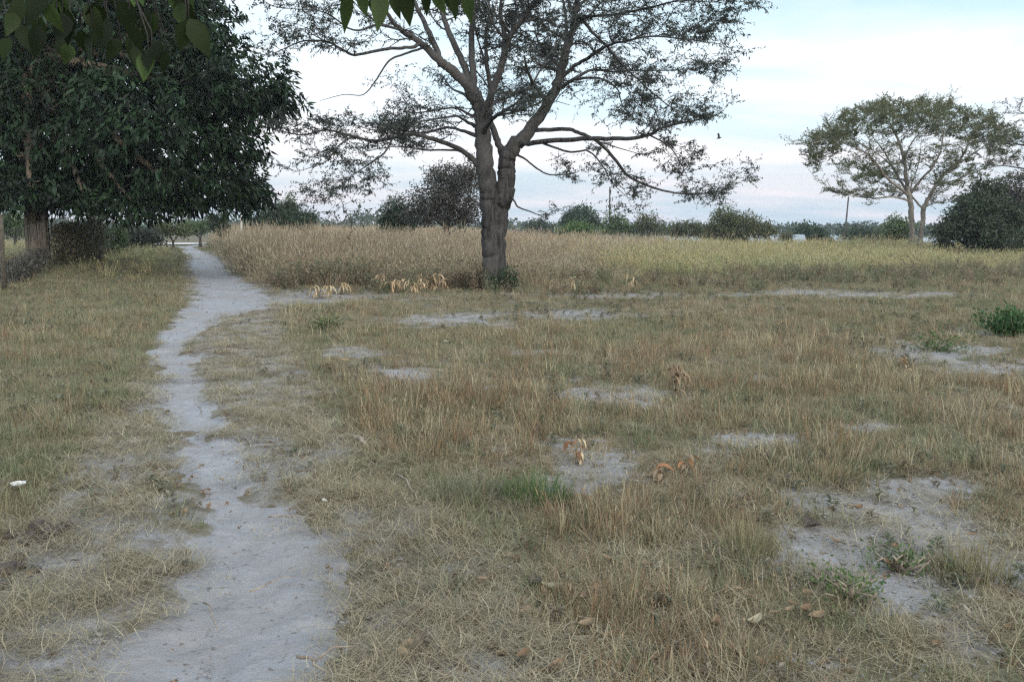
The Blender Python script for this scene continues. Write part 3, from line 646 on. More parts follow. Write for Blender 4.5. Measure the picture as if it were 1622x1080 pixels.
# --- the forked tree in the middle
Y1 = 25.0
B1 = P(783, 458, Y1); B1.z = gh(B1.x, B1.y) - .05
LB = [
 ([(783, 468, .50), (783, 455, .42), (781, 430, .345), (779, 400, .32), (778, 370, .31), (777, 340, .31), (774, 312, .30), (771, 290, .29), (767, 250, .275), (764, 215, .26), (760, 175, .235), (752, 150, .21)], 0),
 ([(788, 470, .30, .05), (787, 400, .30, .05), (789, 352, .31, .1), (795, 325, .30, .1), (800, 300, .29, .1), (802, 275, .285, .1), (804, 250, .28, .1), (812, 236, .26, .1), (832, 215, .225, .1), (859, 178, .175, .2), (878, 145, .16, .2), (889, 115, .15, .3), (898, 74, .125, .4), (908, 40, .10, .6), (915, 0, .08, .8), (928, -50, .05, 1), (940, -110, .02, 1.2)], .35),
 ([(755, 165, .20), (735, 130, .165, -.2), (712, 108, .145, -.4), (695, 95, .13, -.6), (662, 65, .09, -.9), (632, 45, .07, -1.2), (612, 20, .05, -1.5), (590, -15, .03, -1.7), (570, -50, .015, -2)], .55),
 ([(697, 96, .10, -.6), (684, 60, .085, -.3), (665, 22, .07, 0), (650, -15, .05, .4), (630, -70, .02, .8)], .6),
 ([(748, 150, .14), (740, 118, .11, .3), (725, 82, .10, .5), (706, 40, .085, .8), (698, 0, .065, 1.0), (690, -60, .03, 1.4)], .5),
 ([(755, 155, .14), (749, 118, .11, .2), (747, 62, .095, .5), (750, 10, .08, .7), (745, -50, .05, 1), (750, -120, .02, 1)], .5),
 ([(762, 200, .13, -.1), (775, 158, .12, -.4), (790, 118, .11, -.7), (800, 82, .10, -.9), (812, 50, .085, -1.2), (832, 26, .07, -1.4), (850, -5, .05, -1.6), (872, -60, .02, -1.8)], .6),
 ([(800, 82, .08, -.9), (798, 50, .07, -.8), (793, 12, .055, -.6), (800, -40, .03, -.4)], .7),
 ([(664, 70, .06, -.9), (648, 76, .055, -1.2), (618, 77, .05, -1.6), (595, 81, .047, -2.0), (562, 87, .043, -2.3), (540, 78, .04, -2.5), (520, 67, .035, -2.7), (482, 65, .025, -2.9), (445, 80, .015, -3), (425, 90, .008, -3)], .55),
 ([(672, 76, .04, -.8), (640, 86, .034, -1), (617, 96, .03, -1.2), (597, 125, .024, -1.5), (576, 150, .016, -1.8), (545, 150, .012, -2), (507, 160, .006, -2.2)], .0),
 ([(640, 50, .05, -1.1), (600, 40, .04, -1.8), (560, 48, .03, -2.6), (515, 20, .02, -3.2), (470, 15, .012, -3.8), (430, 10, .008, -4.2)], .75),
 # right crown
 ([(899, 68, .07, .4), (897, 40, .055, 1.0), (893, 5, .04, 1.4), (880, -50, .02, 1.8)], .7),
 ([(884, 130, .08, .3), (908, 106, .06, 0), (930, 93, .055, -.5), (961, 73, .045, -1.1), (990, 66, .035, -1.6), (1030, 58, .025, -2.2), (1080, 62, .018, -2.7), (1125, 68, .008, -3)], .8),
 ([(905, 45, .06, .5), (922, 35, .055, .8), (939, 52, .05, 1.1), (962, 75, .045, 1.5), (985, 102, .036, 1.8), (1008, 124, .03, 2), (1032, 146, .025, 2.2), (1065, 171, .018, 2.5), (1110, 188, .008, 2.8)], .65),
 ([(909, 30, .06, .6), (935, 26, .05, .2), (974, 23, .04, -.5), (1026, 13, .03, -1.2), (1075, 2, .02, -1.8), (1130, 4, .012, -2.3), (1180, 2, .005, -2.6)], .8),
 ([(914, 10, .06, .8), (945, -10, .05, 1.6), (990, -30, .04, 2.4), (1050, -50, .02, 3.2)], .8),
 ([(878, 146, .08, .2), (896, 134, .06, .7), (915, 122, .055, 1.1), (938, 111, .045, 1.5), (972, 114, .035, 2), (1005, 112, .03, 2.6), (1050, 112, .02, 3.2), (1100, 112, .01, 3.5), (1135, 118, .004, 3.6)], .7),
 ([(885, 140, .07, .1), (910, 127, .05, -.4), (948, 124, .035, -.9), (977, 140, .025, -1.2), (985, 165, .015, -1.3), (1000, 182, .008, -1.4)], .5),
 ([(826, 222, .11, 0), (836, 228, .085, -.3), (870, 223, .078, -.8), (935, 220, .07, -1.4), (992, 220, .06, -1.9), (1029, 214, .05, -2.2), (1049, 202, .04, -2.4), (1091, 193, .028, -2.7), (1125, 186, .01, -3)], .45),
 ([(842, 205, .10, .2), (855, 206, .07, .7), (897, 205, .065, 1.2), (920, 212, .065, 1.6), (946, 224, .06, 2), (972, 250, .056, 2.3), (992, 276, .052, 2.5), (1018, 291, .046, 2.7), (1054, 303, .038, 3), (1091, 307, .03, 3.2), (1137, 304, .02, 3.5), (1168, 291, .012, 3.7), (1200, 270, .004, 3.8)], .28),
 ([(815, 244, .05, .1), (832, 252, .03, .4), (848, 265, .028, .7), (871, 277, .024, 1), (909, 275, .012, 1.4)], .3),
 ([(858, 226, .05, -.5), (873, 232, .04, -.8), (904, 241, .034, -1.1), (933, 240, .03, -1.3), (956, 265, .022, -1.5), (969, 289, .016, -1.6), (1000, 318, .006, -1.8)], .6),
 ([(806, 305, .05, 0), (813, 316, .03, -.2), (821, 328, .026, -.3), (842, 336, .02, -.5), (866, 346, .008, -.7)], .15),
 ([(946, 224, .03, 1.9), (985, 236, .02, 1.6), (1020, 246, .01, 1.4)], .2),
 ([(1030, 215, .03, -2.2), (1060, 232, .022, -2.4), (1080, 262, .012, -2.6), (1092, 288, .006, -2.7)], .85),
 # left low limbs
 ([(757, 262, .11, 0), (742, 246, .085, -.1), (721, 233, .078, -.3), (685, 220, .072, -.7), (649, 213, .064, -1), (620, 219, .055, -1.3), (589, 223, .045, -1.6), (552, 214, .036, -2), (516, 206, .03, -2.4), (480, 214, .02, -2.8), (434, 206, .008, -3)], .60),
 ([(622, 219, .035, -1.3), (608, 243, .028, -1.5), (579, 264, .02, -1.7), (555, 281, .012, -2), (538, 298, .005, -2.1)], .7),
 ([(755, 215, .08, .2), (730, 207, .05, .6), (709, 202, .045, .9), (668, 211, .034, 1.3), (625, 204, .026, 1.8), (589, 206, .018, 2.2), (540, 190, .008, 2.6)], .55),
 ([(752, 200, .07, .1), (735, 190, .04, -.3), (719, 184, .036, -.6), (673, 192, .03, -1.1), (641, 199, .02, -1.5), (610, 215, .01, -1.8)], .45),
 ([(740, 247, .05, .2), (721, 238, .04, .6), (673, 238, .03, 1.2), (630, 232, .02, 1.7), (580, 240, .01, 2.2)], .5),
 ([(560, 216, .03, -1.9), (540, 228, .024, -2.1), (526, 245, .02, -2.2), (511, 259, .014, -2.3), (463, 274, .006, -2.6)], .8),
 ([(750, 185, .06, 0), (725, 172, .035, .5), (707, 172, .03, .8), (670, 178, .02, 1.2), (637, 178, .01, 1.6)], .5),
 ([(801, 262, .13, .15), (795, 240, .12, .2), (784, 212, .11, .3), (775, 185, .105, .5), (778, 150, .09, .7), (772, 110, .07, .9), (770, 60, .05, 1.1), (775, 0, .03, 1.3), (770, -50, .015, 1.5)], .5),
 # towards and away from the viewer
 ([(765, 210, .10, -.1), (778, 190, .07, -1.2), (795, 178, .05, -2.3), (815, 165, .03, -3.4), (830, 150, .01, -4.2)], .7),
 ([(760, 190, .10, .1), (772, 172, .07, 1.4), (790, 160, .05, 2.6), (812, 152, .03, 3.8), (835, 140, .01, 4.8)], .7),
 ([(868, 165, .08, 0), (850, 140, .055, -1.4), (838, 118, .04, -2.6), (830, 90, .02, -3.8)], .7),
 ([(890, 110, .08, .3), (868, 88, .05, 1.8), (852, 66, .035, 3), (845, 30, .015, 4.4)], .7),
 ([(760, 170, .08, 0), (735, 150, .05, 1.6), (715, 140, .03, 3), (700, 120, .01, 4)], .5),
]
prm1 = dict(jit=.24, lift=.12, droop=.26, kids=2, lev=1, flat=.30, up=.05, hang=.6, nleaf=2, len=.092, wid=.028, per=2, prob=.45, tl=1.05, big=.16, left=.62)
r1, n_ = drawn_tree('forked_tree', B1, Y1, LB, prm1, M['bark_grey'], M['leaf_acacia'], 'tall twin stemmed thorn tree with open spreading crown in the middle of the field', 'tree', rscale=.84)
print('forked leaves', n_)

# --- umbrella tree at the right
Y2 = 60.0
LU = [
 ([(1445, 400, .32), (1444, 375, .24), (1443, 350, .22), (1442, 325, .21), (1440, 308, .20), (1436, 285, .17, .3), (1432, 255, .14, .6), (1424, 225, .11, 1), (1412, 200, .06, 1.5), (1405, 185, .02, 2)], .5),
 ([(1452, 400, .25, .4), (1457, 380, .20, .5), (1462, 350, .19, .5), (1463, 330, .19, .5), (1472, 312, .16, .4), (1482, 295, .14, .2), (1500, 272, .11, 0), (1520, 255, .09, -.4), (1535, 225, .05, -.8), (1545, 200, .02, -1)], .55),
 ([(1442, 312, .15), (1425, 298, .13, -.5), (1405, 282, .11, -1), (1390, 262, .09, -1.6), (1375, 245, .07, -2.2), (1350, 232, .05, -2.8), (1310, 222, .03, -3.4), (1275, 232, .01, -4)], .6),
 ([(1440, 308, .12, .2), (1425, 285, .10, .8), (1412, 262, .08, 1.5), (1400, 240, .06, 2.2), (1380, 215, .03, 3), (1355, 195, .01, 3.6)], .6),
 ([(1443, 305, .13), (1458, 285, .10, -.8), (1475, 268, .08, -1.6), (1490, 240, .06, -2.4), (1495, 205, .02, -3)], .55),
 ([(1463, 332, .10, .4), (1450, 318, .08, .8), (1442, 300, .06, 1.5), (1455, 260, .04, 2.4), (1460, 215, .01, 3)], .5),
 ([(1440, 318, .10), (1415, 312, .07, -.4), (1385, 314, .055, -.8), (1350, 310, .035, -1.2), (1322, 302, .01, -1.5)], .5),
 ([(1436, 285, .08, .3), (1410, 282, .05, 1.4), (1375, 272, .035, 2), (1345, 262, .015, 2.4)], .7),
 ([(1486, 292, .08, .2), (1515, 285, .06, 1), (1550, 270, .04, 1.8), (1590, 262, .02, 2.4)], .6),
 ([(1505, 268, .08, 0), (1540, 245, .06, -.7), (1570, 225, .04, -1.4), (1600, 222, .015, -2)], .7),
 ([(1432, 255, .08, .6), (1445, 225, .05, .2), (1470, 200, .03, -.4), (1500, 185, .01, -1)], .7),
 ([(1412, 262, .06, 1.5), (1385, 240, .04, .6), (1350, 222, .02, 0), (1315, 212, .01, -.5)], .7),
 ([(1463, 330, .06, .5), (1480, 322, .045, 0), (1500, 322, .025, -.6)], .3),
]
def umb_extra(trunk, wood, L):
    # flat upper storey of fine foliage
    for _ in range(470):
        px = rnd.uniform(1285, 1605); f = (px - 1285) / 320
        top = 168 + 40 * (2 * f - .95) ** 2 + (16 if abs(f - .42) > .1 else 0) * 0
        if f < .18: top += (0.18 - f) * 170
        py = top + rnd.random() ** 1.6 * 46 + rnd.uniform(-3, 4)
        ce = P(px, py, Y2 + rnd.gauss(0, 2.6) * math.sqrt(max(.1, 1 - (2 * f - 1) ** 2)))
        twig(wood, L, ce, Vector((rnd.uniform(-1, 1), rnd.uniform(-1, 1), .25)), rnd.uniform(.5, 1.1), .014, prm2, 1)
    for _ in range(75):
        ce = P(rnd.uniform(1335, 1420), rnd.uniform(258, 316), Y2 + rnd.gauss(0, 2.2))
        twig(wood, L, ce, Vector((rnd.uniform(-1, .6), rnd.uniform(-1, 1), .1)), rnd.uniform(.5, 1.0), .012, prm2, 1)
    for _ in range(60):
        ce = P(rnd.uniform(1470, 1600), rnd.uniform(235, 300), Y2 + rnd.gauss(0, 2.2))
        twig(wood, L, ce, Vector((rnd.uniform(-1, 1), rnd.uniform(-1, 1), .1)), rnd.uniform(.5, 1.0), .012, prm2, 1)
prm2 = dict(jit=.2, lift=.12, droop=.12, kids=2, lev=1, flat=.25, up=.12, hang=.1, nleaf=3, len=.13, wid=.042, per=1, prob=.75, tl=1.9)
B2 = P(1447, 395, Y2); B2.z = gh(B2.x, B2.y) - .05
LU[0][0].insert(0, (1446, 412, .36)); LU[1][0].insert(0, (1451, 412, .28, .3))
r2, n_ = drawn_tree('umbrella_tree', B2, Y2, LU, prm2, M['bark_pale'], M['leaf_umbrella'], 'flat topped umbrella thorn with two pale stems at the right of the field', 'tree', rscale=.8, extra=umb_extra)
print('umbrella leaves', n_)
# neighbour whose twigs enter at the right edge
LN = [([(1720, 420, .4), (1712, 380, .3), (1705, 330, .25), (1690, 280, .2), (1665, 250, .12), (1630, 232, .07, 1), (1595, 228, .03, 1.5), (1560, 224, .01, 2)], .45),
      ([(1705, 330, .15), (1670, 295, .1, -1), (1630, 270, .05, -1.5), (1580, 262, .02, -2)], .5),
      ([(1690, 280, .14), (1680, 220, .1), (1655, 190, .05), (1615, 178, .01)], .6),
      ([(1690, 280, .14), (1710, 220, .1), (1730, 180, .05), (1760, 160, .01)], .7)]
B3 = P(1718, 400, 58); B3.z = gh(B3.x, B3.y) - .05
prm3 = dict(prm2); prm3.update(prob=.7)
drawn_tree('thorn_tree', B3, 58, LN, prm3, M['bark_dark'], M['leaf_scrub'], 'thin branched thorn tree reaching in over the right edge', 'tree')

def blob_tree(name, basepx, Y, lobes, mat, bark, label, cat, n, size, group=None, gaps=.35, trunkr=.18, shell=.55, aspect=.45, hang=.3, stems=1, forkh=.45, sprig=.9, reach=1.0):
    """crown of leaf clumps through several lobes (px, py, rx, ry in photo pixels at depth Y, dy)"""
    bx = P(basepx, 400, Y); base = Vector((bx.x, Y, gh(bx.x, Y) - .05))
    root = empty(name, base, label, cat, group); s = Y / FPX
    tr = MB(); wood = MB(); L = []
    cs = []
    for lb in lobes:
        c = P(lb[0], lb[1], Y + (lb[4] if len(lb) > 4 else 0)); cs.append((c, lb[2] * s, lb[3] * s))
    vol = [a * b for _, a, b in cs]; tv = sum(vol)
    for st in range(stems):
        off = Vector((rnd.uniform(-1, 1), rnd.uniform(-1, 1), 0)) * trunkr * 2.2 * (st > 0)
        top = max((q[0] for q in cs), key=lambda q: q.z) if forkh > .5 else cs[rnd.randrange(len(cs))][0]; fork = base.lerp(Vector((base.x, base.y, top.z)), forkh) + off
        tr.tube([base + off + Vector((0, 0, -.1)), base + off * 1.1 + Vector((0, 0, .3)), fork], [trunkr * 1.4, trunkr, trunkr * .75], 8, bark=.15)
        for c, a, b_ in cs:
            m_ = fork.lerp(c, .5) + rv3(.08 * (c - fork).length); e = c + Vector((rnd.uniform(-.5, .5) * a, rnd.uniform(-.5, .5) * a, b_ * .5)) * reach
            sp = spline([(fork, trunkr * .6), (m_, trunkr * .4), (e, trunkr * .08)], 4); tr.tube([q for q, _ in sp], [r_ for _, r_ in sp], 5)
            for q, r_ in sp[3:]:
                for _ in range(2):
                    e2 = q + Vector((rnd.uniform(-1, 1) * a, rnd.uniform(-1, 1) * a, rnd.uniform(-.3, .9) * b_)) * .75 * reach
                    tr.tube([q, q.lerp(e2, .5) + rv3(.05 * a), e2], [r_ * .5, r_ * .35, .01], 4)
    per = 9
    for (c, a, b_), v in zip(cs, vol):
        k = int(n * v / tv / per)
        cnt = 0; tries = 0
        while cnt < k and tries < k * 8:
            tries += 1
            u = rv3().normalized(); rr = rnd.random() ** shell
            q = c + Vector((u.x * a, u.y * a, u.z * b_)) * rr
            g = mnoise.noise(q * (1.1 / max(.35, .25 * a)) + Vector((Y, 3, 7)))
            edge = mnoise.noise(Vector((u.x, u.y, u.z)) * 2.3 + c) * .42
            if rr > .86 + edge or g < gaps - .75 + .25 * rr: continue
            cnt += 1
            cd = (u + Vector((0, 0, .1)) + rv3(.3)).normalized()
            for _ in range(per):
                o = q + rv3(size * sprig); d = cd + rv3(.7) + Vector((0, 0, -hang))
                L.append((o.x, o.y, o.z, d.x, d.y, d.z, size * rnd.uniform(.6, 1.3), size * aspect * rnd.uniform(.7, 1.3)))
    tr.V = [Vector(v) - base for v in tr.V]
    tr.build('trunk', bark, root)
    leaves_mesh('crown', L, mat, root, base, per=per)
    return root

# --- the big dark broadleaf at the left
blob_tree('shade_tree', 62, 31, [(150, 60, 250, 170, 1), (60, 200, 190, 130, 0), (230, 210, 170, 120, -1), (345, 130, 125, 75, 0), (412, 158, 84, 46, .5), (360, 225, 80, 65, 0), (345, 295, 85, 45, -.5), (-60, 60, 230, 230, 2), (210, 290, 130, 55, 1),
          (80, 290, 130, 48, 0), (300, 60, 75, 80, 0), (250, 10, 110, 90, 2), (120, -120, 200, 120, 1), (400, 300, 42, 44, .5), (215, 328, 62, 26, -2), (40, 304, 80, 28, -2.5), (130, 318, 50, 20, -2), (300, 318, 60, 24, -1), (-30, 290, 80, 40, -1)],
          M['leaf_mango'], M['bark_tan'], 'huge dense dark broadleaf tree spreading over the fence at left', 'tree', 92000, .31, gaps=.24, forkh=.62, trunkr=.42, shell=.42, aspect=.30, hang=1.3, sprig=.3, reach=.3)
# --- scrubby grey tree behind the forked tree and its lower neighbour
blob_tree('scrub_tree', 705, 52, [(720, 300, 60, 45), (690, 320, 65, 32), (735, 340, 45, 28), (665, 335, 40, 28), (745, 275, 35, 28), (700, 280, 35, 22)], M['leaf_scrub'], M['bark_dark'],
          'grey brown scrubby tree just left behind the forked trunk', 'tree', 15000, .16, gaps=.45, trunkr=.12, stems=2, shell=.6)
blob_tree('leafy_shrub', 618, 56, [(628, 335, 26, 26), (612, 348, 18, 20), (640, 352, 26, 20)], M['leaf_dense'], M['bark_dark'], 'small dark green bush left of the grey scrubby tree', 'shrub', 5000, .16, trunkr=.06)
# --- dense dark tree at the right edge
blob_tree('dense_tree', 1555, 50, [(1545, 345, 42, 40, -1), (1500, 368, 24, 22, -1), (1522, 350, 26, 24, 0), (1580, 378, 60, 20, -1.5), (1562, 308, 30, 28, 0), (1590, 352, 36, 40, 0), (1535, 322, 20, 18, .5)], M['leaf_dense'], M['bark_dark'],
          'dense dark green tree at right between the pale stems and the frame edge', 'tree', 24000, .18, gaps=.42, trunkr=.22, shell=.5)
blob_tree('scrub_tree', 1640, 54, [(1615, 310, 34, 36, 0), (1645, 290, 45, 40, 1), (1600, 335, 30, 30, 0), (1640, 345, 50, 44, 0), (1590, 300, 22, 20, .5)], M['leaf_scrub'], M['bark_dark'],
          'grey brown twiggy tree crowding over the dense green one at the right edge', 'tree', 11000, .16, gaps=.5, trunkr=.16, stems=2, shell=.6)
# --- horizon trees
HZ = [
 ('round_tree', 915, 130, [(918, 345, 27, 20), (905, 352, 18, 14), (935, 352, 14, 12)], 'leaf_dense', 'round crowned dark tree on the horizon right of the forked trunk', 5200, .42),
 ('bright_bush', 910, 85, [(912, 366, 26, 16), (895, 370, 14, 10), (930, 368, 14, 12)], 'leaf_bright', 'bright green bush in front of the round crowned tree', 4200, .22),
 ('feathery_tree', 976, 95, [(976, 350, 22, 20), (960, 362, 16, 12), (992, 362, 18, 12)], 'leaf_mid', 'airy feathery tree standing right of the bright green bush', 1900, .28),
 ('feathery_tree', 1025, 95, [(1022, 350, 22, 18), (1040, 360, 22, 12), (1010, 362, 18, 10)], 'leaf_umbrella', 'thin olive tree left of the tin roofs under the low limb', 1700, .28),
 ('low_shrub', 1080, 92, [(1070, 364, 24, 12), (1095, 362, 22, 14), (1108, 368, 16, 9)], 'leaf_mid', 'spreading low shrub left of the broad green tree', 2600, .24),
 ('broad_tree', 1170, 88, [(1150, 352, 30, 26), (1180, 358, 36, 22), (1210, 366, 22, 14), (1125, 366, 18, 14), (1160, 370, 44, 12)], 'leaf_mid', 'broad bushy green tree below the tip of the low limb', 12000, .24),
 ('round_tree', 1283, 120, [(1282, 368, 24, 14), (1265, 374, 16, 8), (1303, 374, 16, 9)], 'leaf_dense', 'small rounded dark tree alone between the pole and the broad tree', 3800, .34),
 ('olive_bush', 1250, 100, [(1246, 376, 14, 7)], 'leaf_umbrella', 'little olive bush beside the small rounded dark tree', 900, .22),
 ('hedge_tree', 1350, 115, [(1345, 372, 22, 8), (1365, 370, 20, 11), (1385, 374, 22, 8)], 'leaf_dense', 'low dark tree line piece just right of the thin mast', 3600, .3),
 ('hedge_tree', 1398, 118, [(1395, 370, 20, 11), (1415, 372, 16, 9)], 'leaf_mid', 'low green tree left of the pale stems of the umbrella thorn', 2600, .3),
 ('bushy_tree', 1422, 85, [(1420, 358, 18, 18), (1430, 368, 20, 14), (1412, 370, 14, 12)], 'leaf_mid', 'bushy tree seen behind the pale stems of the umbrella thorn', 4200, .24),
 ('bushy_tree', 430, 75, [(425, 348, 26, 20), (452, 336, 26, 20), (475, 350, 24, 18), (490, 345, 14, 12), (400, 356, 22, 14), (440, 356, 40, 14)], 'leaf_dense', 'dark bushy trees edging the field right of the broadleaf crown', 9500, .24),
 ('slender_tree', 462, 110, [(460, 325, 10, 22), (464, 345, 12, 14)], 'leaf_mid', 'slender pointed tree rising above the bushy trees at left', 1400, .3),
 ('verge_tree', 350, 62, [(345, 352, 14, 14), (352, 360, 10, 12)], 'leaf_dense', 'small dark tree beside the far end of the path', 2600, .18),
 ('verge_tree', 318, 85, [(300, 360, 20, 9), (325, 358, 16, 9)], 'leaf_mid', 'low green tree closing the view above the far track', 2600, .22),
 ('roadside_shrub', 178, 42, [(165, 385, 16, 26), (185, 378, 16, 24)], 'leaf_mid', 'tall green shrub at the fence right of the vine tangle', 3600, .14),
 ('roadside_shrub', 225, 48, [(205, 378, 18, 20), (232, 374, 20, 16), (245, 378, 14, 12)], 'leaf_scrub', 'grey leaved shrub under the edge of the broadleaf crown', 3600, .14),
 ('garden_bush', 25, 60, [(10, 355, 30, 22), (40, 358, 24, 18)], 'leaf_mid', 'green bush behind the fence left of the tan trunk', 5000, .2),
 ('garden_bush', 275, 60, [(262, 362, 20, 10), (285, 366, 16, 8)], 'leaf_mid', 'low bush under the crown left of the far track', 2000, .18),
 ('bare_sapling', 845, 110, [(840, 358, 12, 10), (856, 352, 10, 12), (868, 362, 14, 8)], 'leaf_dense', 'ragged sapling just right of the forked trunk on the horizon', 1100, .26),
]
for nm, bx, Y, lobes, mt, lab, n, sz in HZ:
    blob_tree(nm, bx, Y, lobes, M[mt], M['bark_dark'], lab, 'shrub' if ('bush' in nm or 'shrub' in nm or 'sapling' in nm) else 'tree', n, sz, trunkr=.09 if Y < 70 else .15,
              gaps=.55 if nm == 'feathery_tree' else .3, shell=.6)
# far-off wood along the horizon
L = []
for k in range(900):
    px = rnd.uniform(-500, 2100); Y = rnd.uniform(260, 420)
    hgt = (3.4 + 4.2 * float(fbm(px, 0, 70, 140, 3)) + (2.2 if 540 < px < 600 else 0)) * rnd.uniform(.7, 1.1)
    if px > 800: hgt *= .72
    c = P(px, 365, Y); g0 = float(base_h(c.x, Y))
    for _ in range(34):
        u = rv3().normalized() * rnd.random() ** .4
        q = Vector((c.x + u.x * 6, Y + u.y * 6, g0 + hgt * (.55 + .5 * u.z) + (1.7 if px > 800 else 0)))
        d = rv3(); L.append((q.x, q.y, q.z, d.x, d.y, d.z, rnd.uniform(.9, 2.0), rnd.uniform(.7, 1.3)))
wd = leaves_mesh('distant_wood', L, M['leaf_dense'], None); tag(wd, 'faint far off belt of trees along the whole horizon', 'woodland', kind='stuff')

# --- leaves of the tree the viewer stands under
def big_leaf(V, F, T, p, d, n0, ln, w, tt):
    d = d.normalized(); s = d.cross(n0).normalized(); n0 = s.cross(d); i = len(V)
    prof = [(0, .04), (.12, .62), (.3, 1), (.5, .92), (.7, .6), (.86, .26), (1, 0)]
    for f, k in prof:
        c = p + d * ln * f - n0 * ln * .18 * f * f
        V += [c - s * w * .5 * k + n0 * w * .12 * k, c, c + s * w * .5 * k + n0 * w * .12 * k]; T += [tt, tt * .8, tt]
    for a in range(len(prof) - 1):
        b = i + a * 3
        F += [(b, b + 1, b + 4, b + 3), (b + 1, b + 2, b + 5, b + 4)]
root = empty('overhanging_tree', (-5.2, -1.5, gh(-5.2, -1.5)), 'out of focus broad leaves of a branch hanging into the top left corner', 'tree')
tb = Vector((-5.2, -1.5, gh(-5.2, -1.5)))
tr = MB(); V, F, T = [], [], []
def RelT(pts): return [Vector(p) for p in pts]
fork = Vector((-4.9, -1.1, 3.3))
tr.tube(RelT([tb + Vector((0, 0, -.1)), tb + Vector((.05, 0, .5)), Vector((-5.1, -1.4, 2)), fork]), [.34, .26, .23, .2], 14, bark=.15)
boughs = [[fork, Vector((-4.0, .3, 3.7)), Vector((-2.9, 2.0, 3.45)), Vector((-1.9, 3.2, 2.95)), Vector((-1.1, 3.6, 2.68))],
          [fork, Vector((-3.2, -.2, 3.9)), Vector((-1.6, 1.3, 3.4)), Vector((-.7, 2.5, 2.78)), Vector((-.25, 3.0, 2.52))],
          [fork, Vector((-4.6, .9, 3.9)), Vector((-3.9, 3.0, 3.4)), Vector((-3.0, 4.2, 3.0)), Vector((-2.2, 4.6, 2.8))]]
for b in boughs:
    sp = spline([(p, r_) for p, r_ in zip(b, (.13, .09, .055, .03, .01))], 8); tr.tube([q for q, _ in sp], [r_ for _, r_ in sp], 8, bark=.08)
    for q, r_ in sp[12:]:
        for _ in range(9):
            e = q + Vector((rnd.uniform(-.55, .55), rnd.uniform(-.5, .5), rnd.uniform(-.1, .55)))
            tr.tube([q, q.lerp(e, .5) + Vector((0, 0, .05)), e], [.008, .005, .003], 4)
            for _ in range(5):
                o = q.lerp(e, rnd.uniform(.4, 1)); d = Vector((rnd.uniform(-.5, .5), rnd.uniform(-.5, .5), -rnd.uniform(.4, 1.4)))
                dd = o + d.normalized() * .13
                px, py = proj(dd.x, dd.y, dd.z)
                lim = 120 if px < 310 else (46 if 550 < px < 745 else -5)
                if dd.y > .3 and py > lim: continue
                big_leaf(V, F, T, o, d, rv3().normalized(), rnd.uniform(.10, .14), rnd.uniform(.05, .065), rnd.random())
# the sprays that show in the frame
for px, py, Y, ln, w in [(235, 82, 2.9, .115, .062), (218, 86, 3.0, .09, .045), (295, 32, 2.7, .12, .065), (262, 78, 3.1, .09, .05), (60, 40, 3.2, .13, .07), (130, 48, 2.9, .13, .07), (25, 20, 2.8, .12, .06), (100, 20, 3.0, .14, .07),
                         (170, 30, 3.1, .13, .07), (205, 18, 2.8, .14, .07), (150, 5, 2.9, .13, .07), (75, 5, 2.9, .13, .07), (248, 20, 3.2, .13, .07), (285, 5, 3.0, .12, .07), (15, 60, 3.3, .12, .06), (190, 62, 3.2, .12, .06), (110, 70, 3.3, .11, .06),
                         (555, -12, 3.0, .13, .058), (572, -14, 3.1, .10, .05), (603, -14, 2.9, .155, .075), (590, -12, 3.1, .12, .06), (640, -20, 3.0, .13, .065), (655, -14, 3.1, .12, .06), (625, -18, 3.0, .12, .06), (690, -18, 2.9, .11, .06), (678, -20, 3.1, .11, .06),
                         (722, -16, 3.0, .115, .055), (742, -20, 3.0, .12, .055), (708, -20, 3.05, .10, .05), (535, -22, 3.0, .08, .05)]:
    for jx, jy in ((0, 0),) + (((rnd.uniform(-18, 18), rnd.uniform(-25, 0)),) * (px < 320)):
        o = P(px + jx, py + jy, Y); big_leaf(V, F, T, o, Vector((rnd.gauss(0, .28), rnd.gauss(0, .3), -1)), Vector((rnd.uniform(-1, 1), -1, rnd.uniform(-.3, .3))), ln * rnd.uniform(.7, 1.05), w * rnd.uniform(.7, 1), (1.0 if px in (235, 218) and jx == 0 else (rnd.uniform(.25, .6) if px > 400 else rnd.random() ** 2 * .5)))
        tr.tube([o, o + Vector((0, 0, .05)), o + Vector((rnd.uniform(-.05, .05), -.02, .16))], [.0016, .002, .003], 4)
tr.V = [Vector(v) - tb for v in tr.V]
tr.build('trunk', M['bark_grey'], root)
mesh('crown', [tuple(v - tb) for v in V], F, M['leaf_near'], root, smooth=True, tint=T)

# ------------------------------------------------------------------ fence at the left with its vine
fp = [(3, 22.0, 1.9, 'post'), (72, 29.5, 1.75, 'post'), (125, 33.0, 1.8, 'post'), (153, 36.5, 1.9, 'post_pale'), (200, 44.0, 1.7, 'post')]
pts = []
for px, Y, h_, mt in fp:
    c = P(px, 400, Y); pts.append(Vector((c.x, Y, gh(c.x, Y))))
c0 = pts[0] + (pts[0] - pts[1]) * 1.0; c0.z = gh(c0.x, c0.y); allp = [c0] + pts
fe = empty('wire_fence', pts[0], 'wire mesh fence on rough dark posts running under the broadleaf tree', 'fence')
for i, p in enumerate(allp):
    h_ = 1.85 if i == 0 else fp[i - 1][2]; mt = 'post' if i == 0 else fp[i - 1][3]
    mb = MB(); r_ = .055 if mt == 'post' else .045
    mb.tube([p - pts[0] + Vector((0, 0, -.2)), p - pts[0] + Vector((.01, 0, h_ * .5)), p - pts[0] + Vector((rnd.uniform(-.05, .05), 0, h_))], [r_ * 1.1, r_, r_ * .9], 10, bark=.12)
    mb.build('post', M[mt], fe)
mb = MB()
